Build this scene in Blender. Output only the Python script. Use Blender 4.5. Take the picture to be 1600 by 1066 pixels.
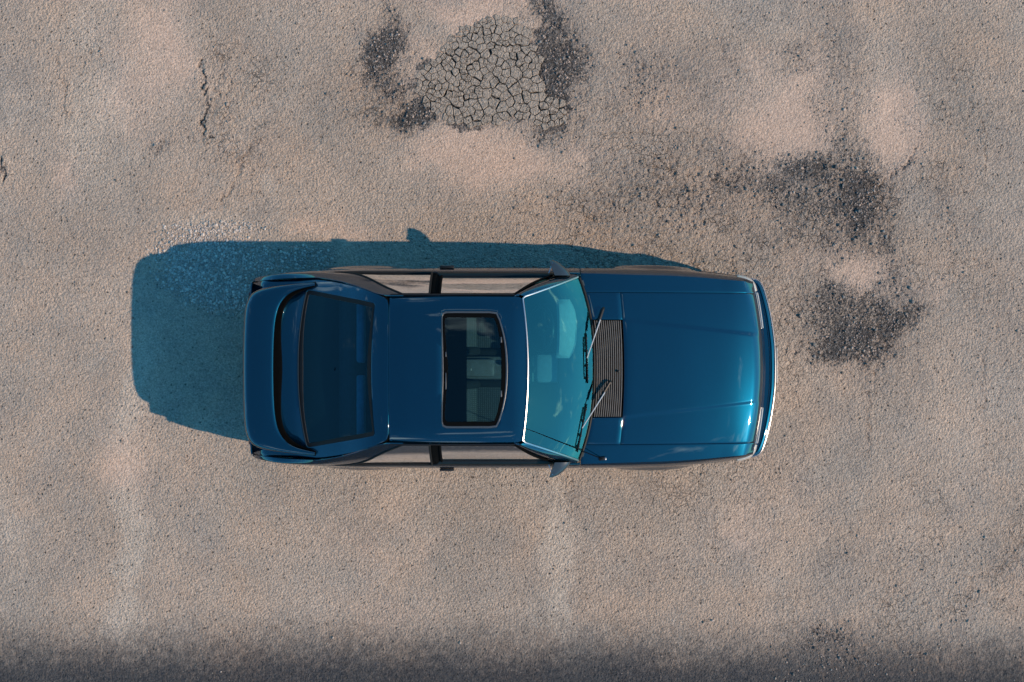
import bpy, bmesh, math, random
import numpy as np
from mathutils import Vector, Matrix

R = math.radians
for o in list(bpy.data.objects):
    bpy.data.objects.remove(o, do_unlink=True)
SC = bpy.context.scene
COL = SC.collection

# ------------------------------------------------------------------ camera
CAM_H = 11.8
cam_d = bpy.data.cameras.new("camera")
cam_d.sensor_width = 36.0
cam_d.lens = 47.0
cam_d.clip_end = 2000.0
cam = bpy.data.objects.new("camera", cam_d)
cam.location = (0, 0, CAM_H)
cam.rotation_euler = (0, 0, 0)
COL.objects.link(cam)
SC.camera = cam

# ------------------------------------------------------------------ sky + sun
SUN_TO = Vector((1.245, -0.352, 1.0)).normalized()
SUN_EL = math.asin(SUN_TO.z)
SUN_ROT = math.atan2(SUN_TO.x, SUN_TO.y)
SKY_STRENGTH = 0.15
SKY_TINT = (0.29, 1.02, 1.20)
SUN_STRENGTH = 5.0
SUN_COLOR = (1.0, 0.75, 0.54)

world = bpy.data.worlds.new("World")
SC.world = world
world.use_nodes = True
wn, wl = world.node_tree.nodes, world.node_tree.links
bg = wn["Background"]
bg.inputs[1].default_value = SKY_STRENGTH
sky = wn.new("ShaderNodeTexSky")
sky.sky_type = "NISHITA"
sky.sun_disc = False
sky.sun_elevation = SUN_EL
sky.sun_rotation = SUN_ROT
sky.air_density = 1.0
sky.dust_density = 0.15
sky.ozone_density = 2.0
tint = wn.new("ShaderNodeMix"); tint.data_type = "RGBA"; tint.blend_type = "MULTIPLY"
tint.inputs[0].default_value = 1.0
tint.inputs[7].default_value = (*SKY_TINT, 1)
wl.new(sky.outputs[0], tint.inputs[6])
# thin cirrus spread over the whole sky
tc = wn.new("ShaderNodeTexCoord")
sep = wn.new("ShaderNodeSeparateXYZ"); wl.new(tc.outputs["Generated"], sep.inputs[0])
zc_ = wn.new("ShaderNodeMath"); zc_.operation = "MAXIMUM"; zc_.inputs[1].default_value = 0.06
wl.new(sep.outputs[2], zc_.inputs[0])
dx = wn.new("ShaderNodeMath"); dx.operation = "DIVIDE"; wl.new(sep.outputs[0], dx.inputs[0]); wl.new(zc_.outputs[0], dx.inputs[1])
dy = wn.new("ShaderNodeMath"); dy.operation = "DIVIDE"; wl.new(sep.outputs[1], dy.inputs[0]); wl.new(zc_.outputs[0], dy.inputs[1])
cmb = wn.new("ShaderNodeCombineXYZ"); wl.new(dx.outputs[0], cmb.inputs[0]); wl.new(dy.outputs[0], cmb.inputs[1])
mp = wn.new("ShaderNodeMapping"); mp.inputs["Scale"].default_value = (1.0, 1.7, 1.0); mp.inputs["Rotation"].default_value = (0, 0, 0.5)
mp.inputs["Location"].default_value = (3.3, 1.7, 0)
wl.new(cmb.outputs[0], mp.inputs[0])
cn = wn.new("ShaderNodeTexNoise"); cn.inputs["Scale"].default_value = 1.5; cn.inputs["Detail"].default_value = 9
cn.inputs["Roughness"].default_value = 0.58; cn.inputs["Distortion"].default_value = 0.7
wl.new(mp.outputs[0], cn.inputs["Vector"])
cr = wn.new("ShaderNodeMapRange"); cr.inputs[1].default_value = 0.60; cr.inputs[2].default_value = 0.74
cr.inputs[3].default_value = 0.0; cr.inputs[4].default_value = 0.85
wl.new(cn.outputs[0], cr.inputs[0])
cmix = wn.new("ShaderNodeMix"); cmix.data_type = "RGBA"
wl.new(cr.outputs[0], cmix.inputs[0]); wl.new(tint.outputs[2], cmix.inputs[6])
cmix.inputs[7].default_value = (11.0, 15.0, 15.5, 1)
wl.new(cmix.outputs[2], bg.inputs[0])

sun_d = bpy.data.lights.new("sun", "SUN")
sun_d.energy = SUN_STRENGTH
sun_d.angle = R(0.6)
sun_d.color = SUN_COLOR
sun = bpy.data.objects.new("sun", sun_d)
sun.rotation_euler = SUN_TO.to_track_quat("Z", "Y").to_euler()
sun.location = SUN_TO * 60
COL.objects.link(sun)

vs_ = SC.view_settings
vs_.view_transform = "Standard"
vs_.look = "None"
vs_.exposure = 0.0
vs_.gamma = 1.0
vs_.use_curve_mapping = False
SC.cycles.max_bounces = 7
SC.cycles.diffuse_bounces = 2
SC.cycles.glossy_bounces = 3
SC.cycles.use_adaptive_sampling = True
SC.cycles.adaptive_threshold = 0.02

# ------------------------------------------------------------------ helpers
def pchip(xs, ys):
    xs = np.asarray(xs, float); ys = np.asarray(ys, float)
    h = np.diff(xs); d = np.diff(ys) / h
    m = np.zeros_like(ys)
    m[0], m[-1] = d[0], d[-1]
    for i in range(1, len(xs) - 1):
        if d[i - 1] * d[i] > 0:
            w1, w2 = 2 * h[i] + h[i - 1], h[i] + 2 * h[i - 1]
            m[i] = (w1 + w2) / (w1 / d[i - 1] + w2 / d[i])
    def f(x):
        x = np.asarray(x, float)
        xc = np.clip(x, xs[0], xs[-1])
        i = np.clip(np.searchsorted(xs, xc) - 1, 0, len(h) - 1)
        t = (xc - xs[i]) / h[i]
        t2, t3 = t * t, t * t * t
        return ((2 * t3 - 3 * t2 + 1) * ys[i] + (t3 - 2 * t2 + t) * h[i] * m[i]
                + (-2 * t3 + 3 * t2) * ys[i + 1] + (t3 - t2) * h[i] * m[i + 1])
    return f

def smooth(e0, e1, x):
    t = np.clip((np.asarray(x, float) - e0) / (e1 - e0), 0, 1)
    return t * t * (3 - 2 * t)

def gnormals(P, cu=False):
    if cu:
        du = np.roll(P, -1, 0) - np.roll(P, 1, 0)
    else:
        du = np.gradient(P, axis=0)
    dv = np.gradient(P, axis=1)
    n = np.cross(du, dv)
    return n / np.maximum(np.linalg.norm(n, axis=2, keepdims=True), 1e-9)

class MB:
    """collects shapes; build() links them as one mesh object"""
    def __init__(self):
        self.v, self.f, self.n = [], [], 0
        self.flat = []
    def add(self, verts, faces):
        self.v.append(np.asarray(verts, float).reshape(-1, 3))
        self.f += [tuple(int(i) + self.n for i in f) for f in faces]
        self.n += len(self.v[-1])
    def grid(self, P, cu=False, cv=False, flip=False):
        nu, nv = P.shape[:2]
        fs = []
        for i in range(nu if cu else nu - 1):
            a = (i + 1) % nu
            for j in range(nv if cv else nv - 1):
                b = (j + 1) % nv
                q = (i * nv + j, a * nv + j, a * nv + b, i * nv + b)
                fs.append(q[::-1] if flip else q)
        self.add(P.reshape(-1, 3), fs)
    def panel(self, P, th=0.006, cu=False, out=None, roll=0.003):
        """sheet with thickness and rolled edges; `out` = point the sheet faces away from"""
        P = np.asarray(P, float)
        n = gnormals(P, cu)
        c = P.reshape(-1, 3).mean(0)
        ref = (c - np.asarray(out)) if out is not None else np.array([0, 0, 1.0])
        if n.reshape(-1, 3).mean(0) @ ref < 0:
            P = P[:, ::-1]; n = gnormals(P, cu)
        if roll:
            def ext(P, n, axis):
                A = np.take(P, [0, 1], axis); B = np.take(P, [-1, -2], axis)
                na = np.take(n, [0], axis); nb = np.take(n, [-1], axis)
                ta = A.take([0], axis) - A.take([1], axis); tb = B.take([0], axis) - B.take([1], axis)
                ta /= np.maximum(np.linalg.norm(ta, axis=2, keepdims=True), 1e-9)
                tb /= np.maximum(np.linalg.norm(tb, axis=2, keepdims=True), 1e-9)
                a1 = A.take([0], axis) + ta * roll * .6 - na * roll * .3
                a2 = A.take([0], axis) + ta * roll - na * roll
                b1 = B.take([0], axis) + tb * roll * .6 - nb * roll * .3
                b2 = B.take([0], axis) + tb * roll - nb * roll
                P2 = np.concatenate([a2, a1, P, b1, b2], axis)
                n2 = np.concatenate([na, na, n, nb, nb], axis)
                return P2, n2
            P, n = ext(P, n, 1)
            if not cu:
                P, n = ext(P, n, 0)
        B = P - n * th
        self.grid(P, cu)
        self.grid(B, cu, flip=True)
        for a, b in ((P[:, 0], B[:, 0]), (B[:, -1], P[:, -1])):
            self.grid(np.stack([a, b], 1), cu)
        if not cu:
            for a, b in ((B[0], P[0]), (P[-1], B[-1])):
                self.grid(np.stack([a, b], 1))
        return self
    def tube(self, path, r, n=8, closed=False, flat=1.0, up=(0, 0, 1)):
        path = [Vector(p) for p in path]
        m = len(path)
        rs = r if hasattr(r, "__len__") else [r] * m
        rings = []
        upv = Vector(up)
        for i, p in enumerate(path):
            if closed:
                t = path[(i + 1) % m] - path[i - 1]
            else:
                t = path[min(i + 1, m - 1)] - path[max(i - 1, 0)]
            t.normalize()
            s = t.cross(upv)
            if s.length < 1e-4:
                s = t.cross(Vector((1, 0, 0)))
            s.normalize(); u = s.cross(t)
            rings.append([p + (s * math.cos(a) + u * math.sin(a) * flat) * rs[i]
                          for a in [2 * math.pi * k / n for k in range(n)]])
        P = np.array([[tuple(q) for q in rg] for rg in rings])
        self.grid(P, cu=closed, cv=True, flip=True)
        if not closed:
            k = self.n - m * n
            self.f.append(tuple(range(k, k + n)))
            self.f.append(tuple(range(k + (m - 1) * n + n - 1, k + (m - 1) * n - 1, -1)))
        return self
    def box(self, c, s, rot=None, bevel=0.0, seg=2):
        bm = bmesh.new()
        bmesh.ops.create_cube(bm, size=1)
        for v in bm.verts:
            v.co = Vector((v.co.x * s[0], v.co.y * s[1], v.co.z * s[2]))
        if bevel:
            bmesh.ops.bevel(bm, geom=list(bm.edges), offset=bevel, segments=seg, profile=.5, affect="EDGES", clamp_overlap=True)
        M = Matrix.Translation(c)
        if rot is not None:
            M = M @ (rot.to_matrix().to_4x4() if hasattr(rot, "to_matrix") else rot)
        bm.transform(M)
        bm.verts.index_update()
        self.add([tuple(v.co) for v in bm.verts], [[v.index for v in f.verts] for f in bm.faces])
        bm.free()
        return self
    def lathe(self, prof, n=32, center=(0, 0, 0), axis="Y"):
        P = []
        for k in range(n):
            a = 2 * math.pi * k / n
            P.append([(r * math.cos(a), w, r * math.sin(a)) for r, w in prof])
        P = np.array(P) + np.array(center)
        self.grid(P, cu=True)
        return self
    def build(self, name, mat, parent=None, sharp=32, fix=False):
        me = bpy.data.meshes.new(name)
        V = np.concatenate(self.v)
        me.from_pydata(V.tolist(), [], self.f)
        me.validate()
        if fix:
            bm = bmesh.new(); bm.from_mesh(me)
            bmesh.ops.recalc_face_normals(bm, faces=bm.faces)
            bm.to_mesh(me); bm.free()
        me.polygons.foreach_set("use_smooth", [True] * len(me.polygons))
        if sharp:
            me.set_sharp_from_angle(angle=R(sharp))
        me.materials.append(mat)
        o = bpy.data.objects.new(name, me)
        COL.objects.link(o)
        if parent is not None:
            o.parent = parent
        return o

def empty(name, loc=(0, 0, 0), parent=None):
    o = bpy.data.objects.new(name, None)
    o.empty_display_size = 0.2
    o.location = loc
    COL.objects.link(o)
    if parent is not None:
        o.parent = parent
    return o

def tag(o, label=None, cat=None, group=None, kind=None):
    if label: o["label"] = label
    if cat: o["category"] = cat
    if group: o["group"] = group
    if kind: o["kind"] = kind
    return o

def polar(poly, c, ang):
    """radius of a star-shaped closed polyline around c at each angle"""
    A = np.asarray(poly, float) - c
    B = np.roll(A, -1, 0)
    out = np.zeros(len(ang))
    for k, a in enumerate(ang):
        d = np.array([math.cos(a), math.sin(a)])
        e = B - A
        den = d[0] * e[:, 1] - d[1] * e[:, 0]
        den = np.where(np.abs(den) < 1e-12, 1e-12, den)
        t = (A[:, 0] * e[:, 1] - A[:, 1] * e[:, 0]) / den
        s = (A[:, 0] * d[1] - A[:, 1] * d[0]) / den
        ok = (t > 0) & (s >= -1e-6) & (s <= 1 + 1e-6)
        out[k] = t[ok].min() if ok.any() else 0
    return out

def ring(outer, inner, zf, c, nr=12, n=180, bias=1.0, doff=0.0):
    outer, inner = np.asarray(outer, float), np.asarray(inner, float)
    c = np.asarray(c, float)
    an = list(np.linspace(-math.pi, math.pi, n, endpoint=False))
    for p in list(outer) + list(inner):
        an.append(math.atan2(p[1] - c[1], p[0] - c[0]))
    an = np.unique(np.round(an, 4))
    keep = [an[0]]
    for a in an[1:]:
        if a - keep[-1] > 0.004: keep.append(a)
    an = np.array(keep)
    ro, ri = polar(outer, c, an), polar(inner, c, an)
    f = np.linspace(0, 1, nr) ** bias
    r = ri[:, None] + (ro - ri)[:, None] * f[None]
    X = c[0] + r * np.cos(an)[:, None]; Y = c[1] + r * np.sin(an)[:, None]
    return np.stack([X, Y, zf(X, Y) + doff], 2)

def chaikin(p, it=3):
    p = np.asarray(p, float)
    for _ in range(it):
        q = np.roll(p, -1, 0)
        p = np.stack([.75 * p + .25 * q, .25 * p + .75 * q], 1).reshape(-1, 2)
    return p

def rounded(poly, rad, seg=5):
    """round each corner of a closed polygon with its own radius"""
    out = []
    m = len(poly)
    for i in range(m):
        p = Vector(poly[i]); a = Vector(poly[i - 1]) - p; b = Vector(poly[(i + 1) % m]) - p
        r = rad[i] if hasattr(rad, "__len__") else rad
        if r <= 0:
            out.append(tuple(p)); continue
        la, lb = a.length, b.length
        d = min(r, la * .49, lb * .49)
        p0, p2 = p + a / la * d, p + b / lb * d
        for k in range(seg + 1):
            t = k / seg
            out.append(tuple(p0 * (1 - t) ** 2 + p * 2 * t * (1 - t) + p2 * t * t))
    return np.array(out)

# ------------------------------------------------------------------ materials
def new_mat(name):
    m = bpy.data.materials.new(name); m.use_nodes = True
    return m, m.node_tree.nodes, m.node_tree.links, m.node_tree.nodes["Principled BSDF"]

def principled(name, col, rough=0.5, metal=0.0, coat=0.0, coat_rough=0.03, spec=0.5, bump=None, var=0.0, vscale=30):
    m, n, l, b = new_mat(name)
    b.inputs["Base Color"].default_value = (*col, 1)
    b.inputs["Roughness"].default_value = rough
    b.inputs["Metallic"].default_value = metal
    b.inputs["Coat Weight"].default_value = coat
    b.inputs["Coat Roughness"].default_value = coat_rough
    b.inputs["Specular IOR Level"].default_value = spec
    t = n.new("ShaderNodeTexCoord")
    if var:
        nz = n.new("ShaderNodeTexNoise"); nz.inputs["Scale"].default_value = vscale; nz.inputs["Detail"].default_value = 4
        l.new(t.outputs["Object"], nz.inputs["Vector"])
        mr = n.new("ShaderNodeMapRange"); mr.inputs[1].default_value = .3; mr.inputs[2].default_value = .7
        mr.inputs[3].default_value = 1 - var; mr.inputs[4].default_value = 1 + var
        l.new(nz.outputs[0], mr.inputs[0])
        mx = n.new("ShaderNodeMix"); mx.data_type = "RGBA"; mx.blend_type = "MULTIPLY"; mx.inputs[0].default_value = 1
        mx.inputs[6].default_value = (*col, 1); l.new(mr.outputs[0], mx.inputs[7])
        l.new(mx.outputs[2], b.inputs["Base Color"])
    if bump:
        nz = n.new("ShaderNodeTexNoise"); nz.inputs["Scale"].default_value = bump[0]; nz.inputs["Detail"].default_value = 3
        l.new(t.outputs["Object"], nz.inputs["Vector"])
        bp = n.new("ShaderNodeBump"); bp.inputs["Strength"].default_value = bump[1]; bp.inputs["Distance"].default_value = bump[2]
        l.new(nz.outputs[0], bp.inputs["Height"]); l.new(bp.outputs[0], b.inputs["Normal"])
    return m

def glass_mat(name, tint, ior=1.75, rough=0.0, refl=(1, 1, 1)):
    m = bpy.data.materials.new(name); m.use_nodes = True
    n, l = m.node_tree.nodes, m.node_tree.links
    n.remove(n["Principled BSDF"])
    tr = n.new("ShaderNodeBsdfTransparent"); tr.inputs[0].default_value = (*[t ** .5 for t in tint], 1)
    gl = n.new("ShaderNodeBsdfGlossy"); gl.inputs[0].default_value = (*refl, 1); gl.inputs["Roughness"].default_value = rough
    fr = n.new("ShaderNodeFresnel"); fr.inputs[0].default_value = ior
    mx = n.new("ShaderNodeMixShader")
    # only the outer face of the pane reflects; the light leaving through the back face is not bent
    ge = n.new("ShaderNodeNewGeometry"); iv = n.new("ShaderNodeMath"); iv.operation = "SUBTRACT"; iv.inputs[0].default_value = 1
    l.new(ge.outputs["Backfacing"], iv.inputs[1])
    ml = n.new("ShaderNodeMath"); ml.operation = "MULTIPLY"; l.new(fr.outputs[0], ml.inputs[0]); l.new(iv.outputs[0], ml.inputs[1])
    l.new(ml.outputs[0], mx.inputs[0]); l.new(tr.outputs[0], mx.inputs[1]); l.new(gl.outputs[0], mx.inputs[2])
    # faint dust film: very slight unevenness of the gloss
    t = n.new("ShaderNodeTexCoord"); nz = n.new("ShaderNodeTexNoise"); nz.inputs["Scale"].default_value = 6; nz.inputs["Detail"].default_value = 5
    l.new(t.outputs["Object"], nz.inputs["Vector"])
    mr = n.new("ShaderNodeMapRange"); mr.inputs[1].default_value = .35; mr.inputs[2].default_value = .75
    mr.inputs[3].default_value = 0.0; mr.inputs[4].default_value = .04
    l.new(nz.outputs[0], mr.inputs[0]); l.new(mr.outputs[0], gl.inputs["Roughness"])
    l.new(mx.outputs[0], n["Material Output"].inputs[0])
    return m

PAINT_COL = (0.0, 0.026, 0.056)
def paint_mat():
    m, n, l, b = new_mat("blue_metallic_paint")
    t = n.new("ShaderNodeTexCoord")
    nz = n.new("ShaderNodeTexNoise"); nz.inputs["Scale"].default_value = 2.2; nz.inputs["Detail"].default_value = 5
    l.new(t.outputs["Object"], nz.inputs["Vector"])
    mr = n.new("ShaderNodeMapRange"); mr.inputs[1].default_value = .3; mr.inputs[2].default_value = .7
    mr.inputs[3].default_value = .93; mr.inputs[4].default_value = 1.07
    l.new(nz.outputs[0], mr.inputs[0])
    mx = n.new("ShaderNodeMix"); mx.data_type = "RGBA"; mx.blend_type = "MULTIPLY"; mx.inputs[0].default_value = 1
    mx.inputs[6].default_value = (*PAINT_COL, 1); l.new(mr.outputs[0], mx.inputs[7])
    l.new(mx.outputs[2], b.inputs["Base Color"])
    b.inputs["Metallic"].default_value = 0.85
    b.inputs["Roughness"].default_value = 0.35
    b.inputs["Coat Weight"].default_value = 1.0
    b.inputs["Coat IOR"].default_value = 1.95
    b.inputs["Specular IOR Level"].default_value = 0.0
    # dust and faint swirl marks in the clear coat
    n2 = n.new("ShaderNodeTexNoise"); n2.inputs["Scale"].default_value = 9; n2.inputs["Detail"].default_value = 8
    l.new(t.outputs["Object"], n2.inputs["Vector"])
    m2 = n.new("ShaderNodeMapRange"); m2.inputs[1].default_value = .35; m2.inputs[2].default_value = .75
    m2.inputs[3].default_value = .008; m2.inputs[4].default_value = .035
    l.new(n2.outputs[0], m2.inputs[0]); l.new(m2.outputs[0], b.inputs["Coat Roughness"])
    return m

M = {}
M["paint"] = paint_mat()
M["glass"] = glass_mat("tinted_glass", (0.24, 0.58, 0.60), 2.35, refl=(.52, 1.0, .90))
M["side_glass"] = glass_mat("reflective_side_glass", (0.40, 0.46, 0.46), 40.0)
M["rear_glass"] = glass_mat("rear_glass_tint", (0.16, 0.40, 0.52), 1.6)
M["roof_glass"] = glass_mat("sunroof_smoked_glass", (0.36, 0.40, 0.42), 1.5)
M["rubber"] = principled("black_rubber", (0.005, 0.006, 0.007), .6, spec=.3, bump=(300, .15, .001), var=.2)
M["black"] = principled("black_plastic", (0.006, 0.0075, 0.009), .4, spec=.35, var=.2)
M["matte_black"] = principled("matt_black_trim", (0.0025, 0.003, 0.0035), .9, spec=.05, var=.2)
M["slat"] = principled("sunlit_black_plastic_slat", (0.10, 0.095, 0.09), .5, var=.15)  # black plastic coloured lighter, the sun on the slats painted in
M["chrome"] = principled("brushed_trim_metal", (0.42, 0.43, 0.45), .28, 1.0, var=.06)
M["grey_metal"] = principled("grey_painted_metal", (0.10, 0.11, 0.12), .35, .6, var=.1)
M["tyre"] = principled("tyre_rubber", (0.018, 0.018, 0.019), .85, bump=(120, .4, .002), var=.2)
M["rim"] = principled("alloy_rim", (0.45, 0.46, 0.48), .3, .9, var=.05)
M["lens"] = principled("headlamp_glass", (0.55, 0.60, 0.62), .10, .05, coat=1, var=.05)
M["amber"] = principled("clear_turn_lens", (0.50, 0.46, 0.42), .12, .2, coat=1, var=.05)
M["red_lens"] = principled("red_tail_lens", (0.35, 0.012, 0.01), .15, coat=1, var=.1)
M["plate"] = principled("plate_white", (0.75, 0.75, 0.74), .4, var=.03)
M["dash"] = principled("dash_vinyl", (0.030, 0.055, 0.065), .6, var=.15)
M["binnacle"] = principled("sunlit_dash_vinyl", (0.52, 0.50, 0.47), .6, var=.08)  # sunlight on the binnacle is put into this pale colour
M["carpet"] = principled("dark_carpet", (0.012, 0.013, 0.016), .95, bump=(200, .5, .003), var=.3, vscale=80)
M["liner"] = principled("headliner_cloth", (0.035, 0.038, 0.042), .9, bump=(200, .3, .002), var=.2)
M["mirror"] = principled("mirror_glass", (0.8, 0.82, 0.84), .03, 1.0, var=.01)
M["console"] = principled("grey_console_plastic", (0.30, 0.31, 0.34), .35, var=.1)

def check_cloth():
    m, n, l, b = new_mat("checked_seat_cloth")
    t = n.new("ShaderNodeTexCoord")
    ck = n.new("ShaderNodeTexBrick"); ck.offset = 0.0
    ck.inputs["Scale"].default_value = 30
    ck.inputs["Mortar Size"].default_value = .12; ck.inputs["Brick Width"].default_value = .5; ck.inputs["Row Height"].default_value = .5
    ck.inputs["Color1"].default_value = (.27, .29, .32, 1); ck.inputs["Color2"].default_value = (.21, .23, .26, 1)
    ck.inputs["Mortar"].default_value = (.11, .12, .135, 1)
    l.new(t.outputs["Object"], ck.inputs["Vector"])
    l.new(ck.outputs[0], b.inputs["Base Color"])
    nz = n.new("ShaderNodeTexNoise"); nz.inputs["Scale"].default_value = 500
    l.new(t.outputs["Object"], nz.inputs["Vector"])
    bp = n.new("ShaderNodeBump"); bp.inputs["Strength"].default_value = .4; bp.inputs["Distance"].default_value = .001
    l.new(nz.outputs[0], bp.inputs["Height"]); l.new(bp.outputs[0], b.inputs["Normal"])
    b.inputs["Roughness"].default_value = .9
    return m
M["cloth"] = check_cloth()

# ------------------------------------------------------------------ noise on arrays
def _hash(ix, iy, seed):
    h = (ix.astype(np.int64) * 374761393 + iy.astype(np.int64) * 668265263 + seed * 974711) & 0xFFFFFFFF
    h = ((h ^ (h >> 13)) * 1274126177) & 0xFFFFFFFF
    h = h ^ (h >> 16)
    return (h & 0xFFFFFF).astype(np.float32) / np.float32(0xFFFFFF)

def vnoise(x, y, seed):
    xi, yi = np.floor(x), np.floor(y)
    fx, fy = (x - xi).astype(np.float32), (y - yi).astype(np.float32)
    fx = fx * fx * (3 - 2 * fx); fy = fy * fy * (3 - 2 * fy)
    a, b = _hash(xi, yi, seed), _hash(xi + 1, yi, seed)
    c, d = _hash(xi, yi + 1, seed), _hash(xi + 1, yi + 1, seed)
    return (a + (b - a) * fx) * (1 - fy) + (c + (d - c) * fx) * fy

def fbm(x, y, wl_, oct=4, seed=0, gain=.5):
    s, amp, tot = 0, 1.0, 0
    k = 1.0 / wl_
    ca, sa = math.cos(.6), math.sin(.6)
    for i in range(oct):
        s = s + amp * vnoise(x * k + 17.3 * i, y * k + 9.1 * i, seed + i * 7)
        tot += amp; amp *= gain; k *= 2.03
        x, y = x * ca - y * sa, x * sa + y * ca
    return s / tot

def worley(x, y, wl_, seed):
    """F1, F2 and a random value per cell"""
    x, y = x / wl_, y / wl_
    xi, yi = np.floor(x), np.floor(y)
    f1 = np.full(x.shape, 9.0, np.float32); f2 = f1.copy(); idv = np.zeros_like(f1)
    for a in (-1, 0, 1):
        for b in (-1, 0, 1):
            cx, cy = xi + a, yi + b
            px = cx + _hash(cx, cy, seed); py = cy + _hash(cx, cy, seed + 5)
            d = np.hypot(px - x, py - y).astype(np.float32)
            r = _hash(cx, cy, seed + 11)
            nearer = d < f1
            f2 = np.where(nearer, f1, np.minimum(f2, d))
            idv = np.where(nearer, r, idv)
            f1 = np.minimum(f1, d)
    return f1, f2, idv

# ------------------------------------------------------------------ wear of the lot, in metres (x, y, radius x, radius y, strength)
SAND_BLOBS = [(-0.17, 1.63, 0.79, 0.28, 1.0), (0.45, 1.60, 0.34, 0.28, 0.6), (-0.56, 1.80, 0.45, 0.17, 0.7), (-1.69, 0.97, 0.40, 0.11, 0.7), (-3.14, 2.62, 0.42, 0.56, 0.8), (-3.33, 2.16, 0.34, 0.45, 0.5), (-0.34, 2.93, 0.51, 0.20, 0.9), (-0.79, 2.50, 0.34, 0.23, 0.5), (3.36, 1.91, 0.27, 0.54, 1.0), (2.40, 1.97, 0.54, 0.51, 0.9), (2.15, 2.33, 0.45, 0.23, 0.4), (2.99, 0.61, 0.48, 0.24, 0.9), (-3.39, -1.17, 0.25, 0.34, 0.7), (-3.87, 1.43, 0.12, 0.25, 0.6), (2.09, -1.68, 0.51, 0.34, 0.4), (-1.19, -2.07, 0.51, 0.45, 0.4), (1.30, 2.05, 0.34, 0.34, 0.5), (-1.02, 2.56, 0.23, 0.20, 0.7), (-2.77, 1.37, 0.34, 0.23, 0.4)]
DARK_BLOBS = [(-1.13, 2.56, 0.10, 0.18, 1.2), (-1.01, 2.32, 0.16, 0.10, 0.8), (-0.75, 2.05, 0.24, 0.11, 1.3), (-0.59, 1.95, 0.17, 0.07, 0.7), (0.25, 2.94, 0.14, 0.16, 1.1), (0.29, 2.70, 0.14, 0.21, 1.3), (0.46, 2.49, 0.19, 0.20, 1.4), (0.60, 2.41, 0.10, 0.07, 0.8), (0.41, 2.22, 0.15, 0.24, 1.4), (0.52, 2.04, 0.10, 0.11, 1.0), (2.34, 1.32, 0.37, 0.17, 0.8), (2.63, 1.50, 0.19, 0.17, 1.2), (1.92, 1.37, 0.19, 0.11, 0.8), (2.57, 1.15, 0.42, 0.19, 0.8), (2.93, 1.68, 0.15, 0.42, 0.7), (2.99, 1.26, 0.17, 0.28, 1.1), (3.27, 1.26, 0.11, 0.27, 0.7), (3.34, 0.92, 0.12, 0.16, 0.8), (2.87, 0.29, 0.23, 0.17, 0.9), (2.94, 0.03, 0.20, 0.18, 1.3), (3.32, 0.19, 0.17, 0.17, 1.2), (3.11, -0.07, 0.27, 0.12, 0.9), (2.68, 0.78, 0.17, 0.09, 0.6), (2.67, 0.48, 0.12, 0.10, 0.6), (1.24, 2.28, 0.28, 0.28, 0.5), (1.13, 1.40, 0.40, 0.31, 0.5), (0.85, 1.15, 0.34, 0.23, 0.4), (1.50, 1.26, 0.34, 0.28, 0.5), (2.82, 2.28, 0.17, 0.51, 0.5), (2.15, 1.49, 0.34, 0.23, 0.5), (3.33, 0.58, 0.14, 0.28, 0.6), (2.15, 0.75, 0.34, 0.28, 0.4), (2.54, 0.30, 0.23, 0.28, 0.5), (2.49, 2.47, 0.16, 0.07, 0.5), (1.95, 2.47, 0.07, 0.07, 0.5), (2.77, -2.68, 0.31, 0.12, 0.8), (3.39, -2.81, 0.54, 0.12, 0.5), (2.82, -2.86, 0.42, 0.16, 0.6), (-3.02, 1.76, 0.10, 0.07, 0.6), (3.49, 1.68, 0.08, 0.40, 0.4), (3.95, 1.15, 0.23, 0.40, 0.4), (4.29, 0.30, 0.23, 0.51, 0.3)]
PALE_BLOBS = [(-3.73, 2.78, 0.23, 0.51, 0.6), (-3.67, 1.94, 0.34, 0.51, 0.8), (-3.50, 1.60, 0.40, 0.34, 0.6), (-2.66, 0.98, 0.51, 0.12, 0.7), (0.38, -1.79, 0.16, 0.40, 1.0), (0.45, -2.36, 0.14, 0.40, 0.9), (0.37, -1.34, 0.12, 0.23, 0.7), (-3.32, -0.38, 0.14, 0.62, 0.8), (-3.34, -1.73, 0.16, 0.68, 0.9), (-3.36, -2.53, 0.18, 0.40, 0.8), (-2.17, 1.32, 0.10, 0.14, 0.6), (-4.46, -1.68, 0.17, 0.85, 0.4), (-2.37, 1.99, 0.28, 0.34, 0.4)]
ROUGH_BLOBS = [(1.69, 1.15, 1.86, 1.07, 0.8), (2.82, 1.03, 0.85, 1.24, 1.0), (3.67, 1.60, 0.73, 1.41, 0.5), (-3.67, 2.33, 0.45, 0.85, 0.4), (-1.19, 2.16, 0.42, 0.40, 0.8), (-2.49, 2.11, 0.40, 0.62, 0.6), (3.95, -2.07, 1.69, 0.85, 0.5), (1.69, -1.06, 1.13, 1.13, 0.4)]
GRAV_BLOBS = [(-2.84, 0.61, 0.28, 0.26, 1.0), (-2.54, 0.44, 0.27, 0.17, 1.0), (-3.01, 0.97, 0.17, 0.08, 0.5), (-2.54, 0.99, 0.51, 0.08, 0.7), (-1.81, 0.78, 0.34, 0.09, 0.5), (-2.66, 0.78, 0.51, 0.20, 0.9), (-2.20, 0.71, 0.62, 0.14, 0.7), (-1.75, 0.75, 0.23, 0.10, 0.6)]
CRACKED_OUTLINE = [(-0.859, 2.220), (-0.836, 2.378), (-0.678, 2.531), (-0.537, 2.672), (-0.367, 2.813), (-0.169, 2.870), (0.085, 2.853), (0.181, 2.728), (0.215, 2.587), (0.282, 2.474), (0.254, 2.305), (0.328, 2.164), (0.480, 2.079), (0.497, 1.909), (0.282, 1.881), (0.113, 1.983), (-0.056, 1.926), (-0.226, 1.892), (-0.424, 1.892), (-0.593, 1.966), (-0.746, 2.062)]
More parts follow.
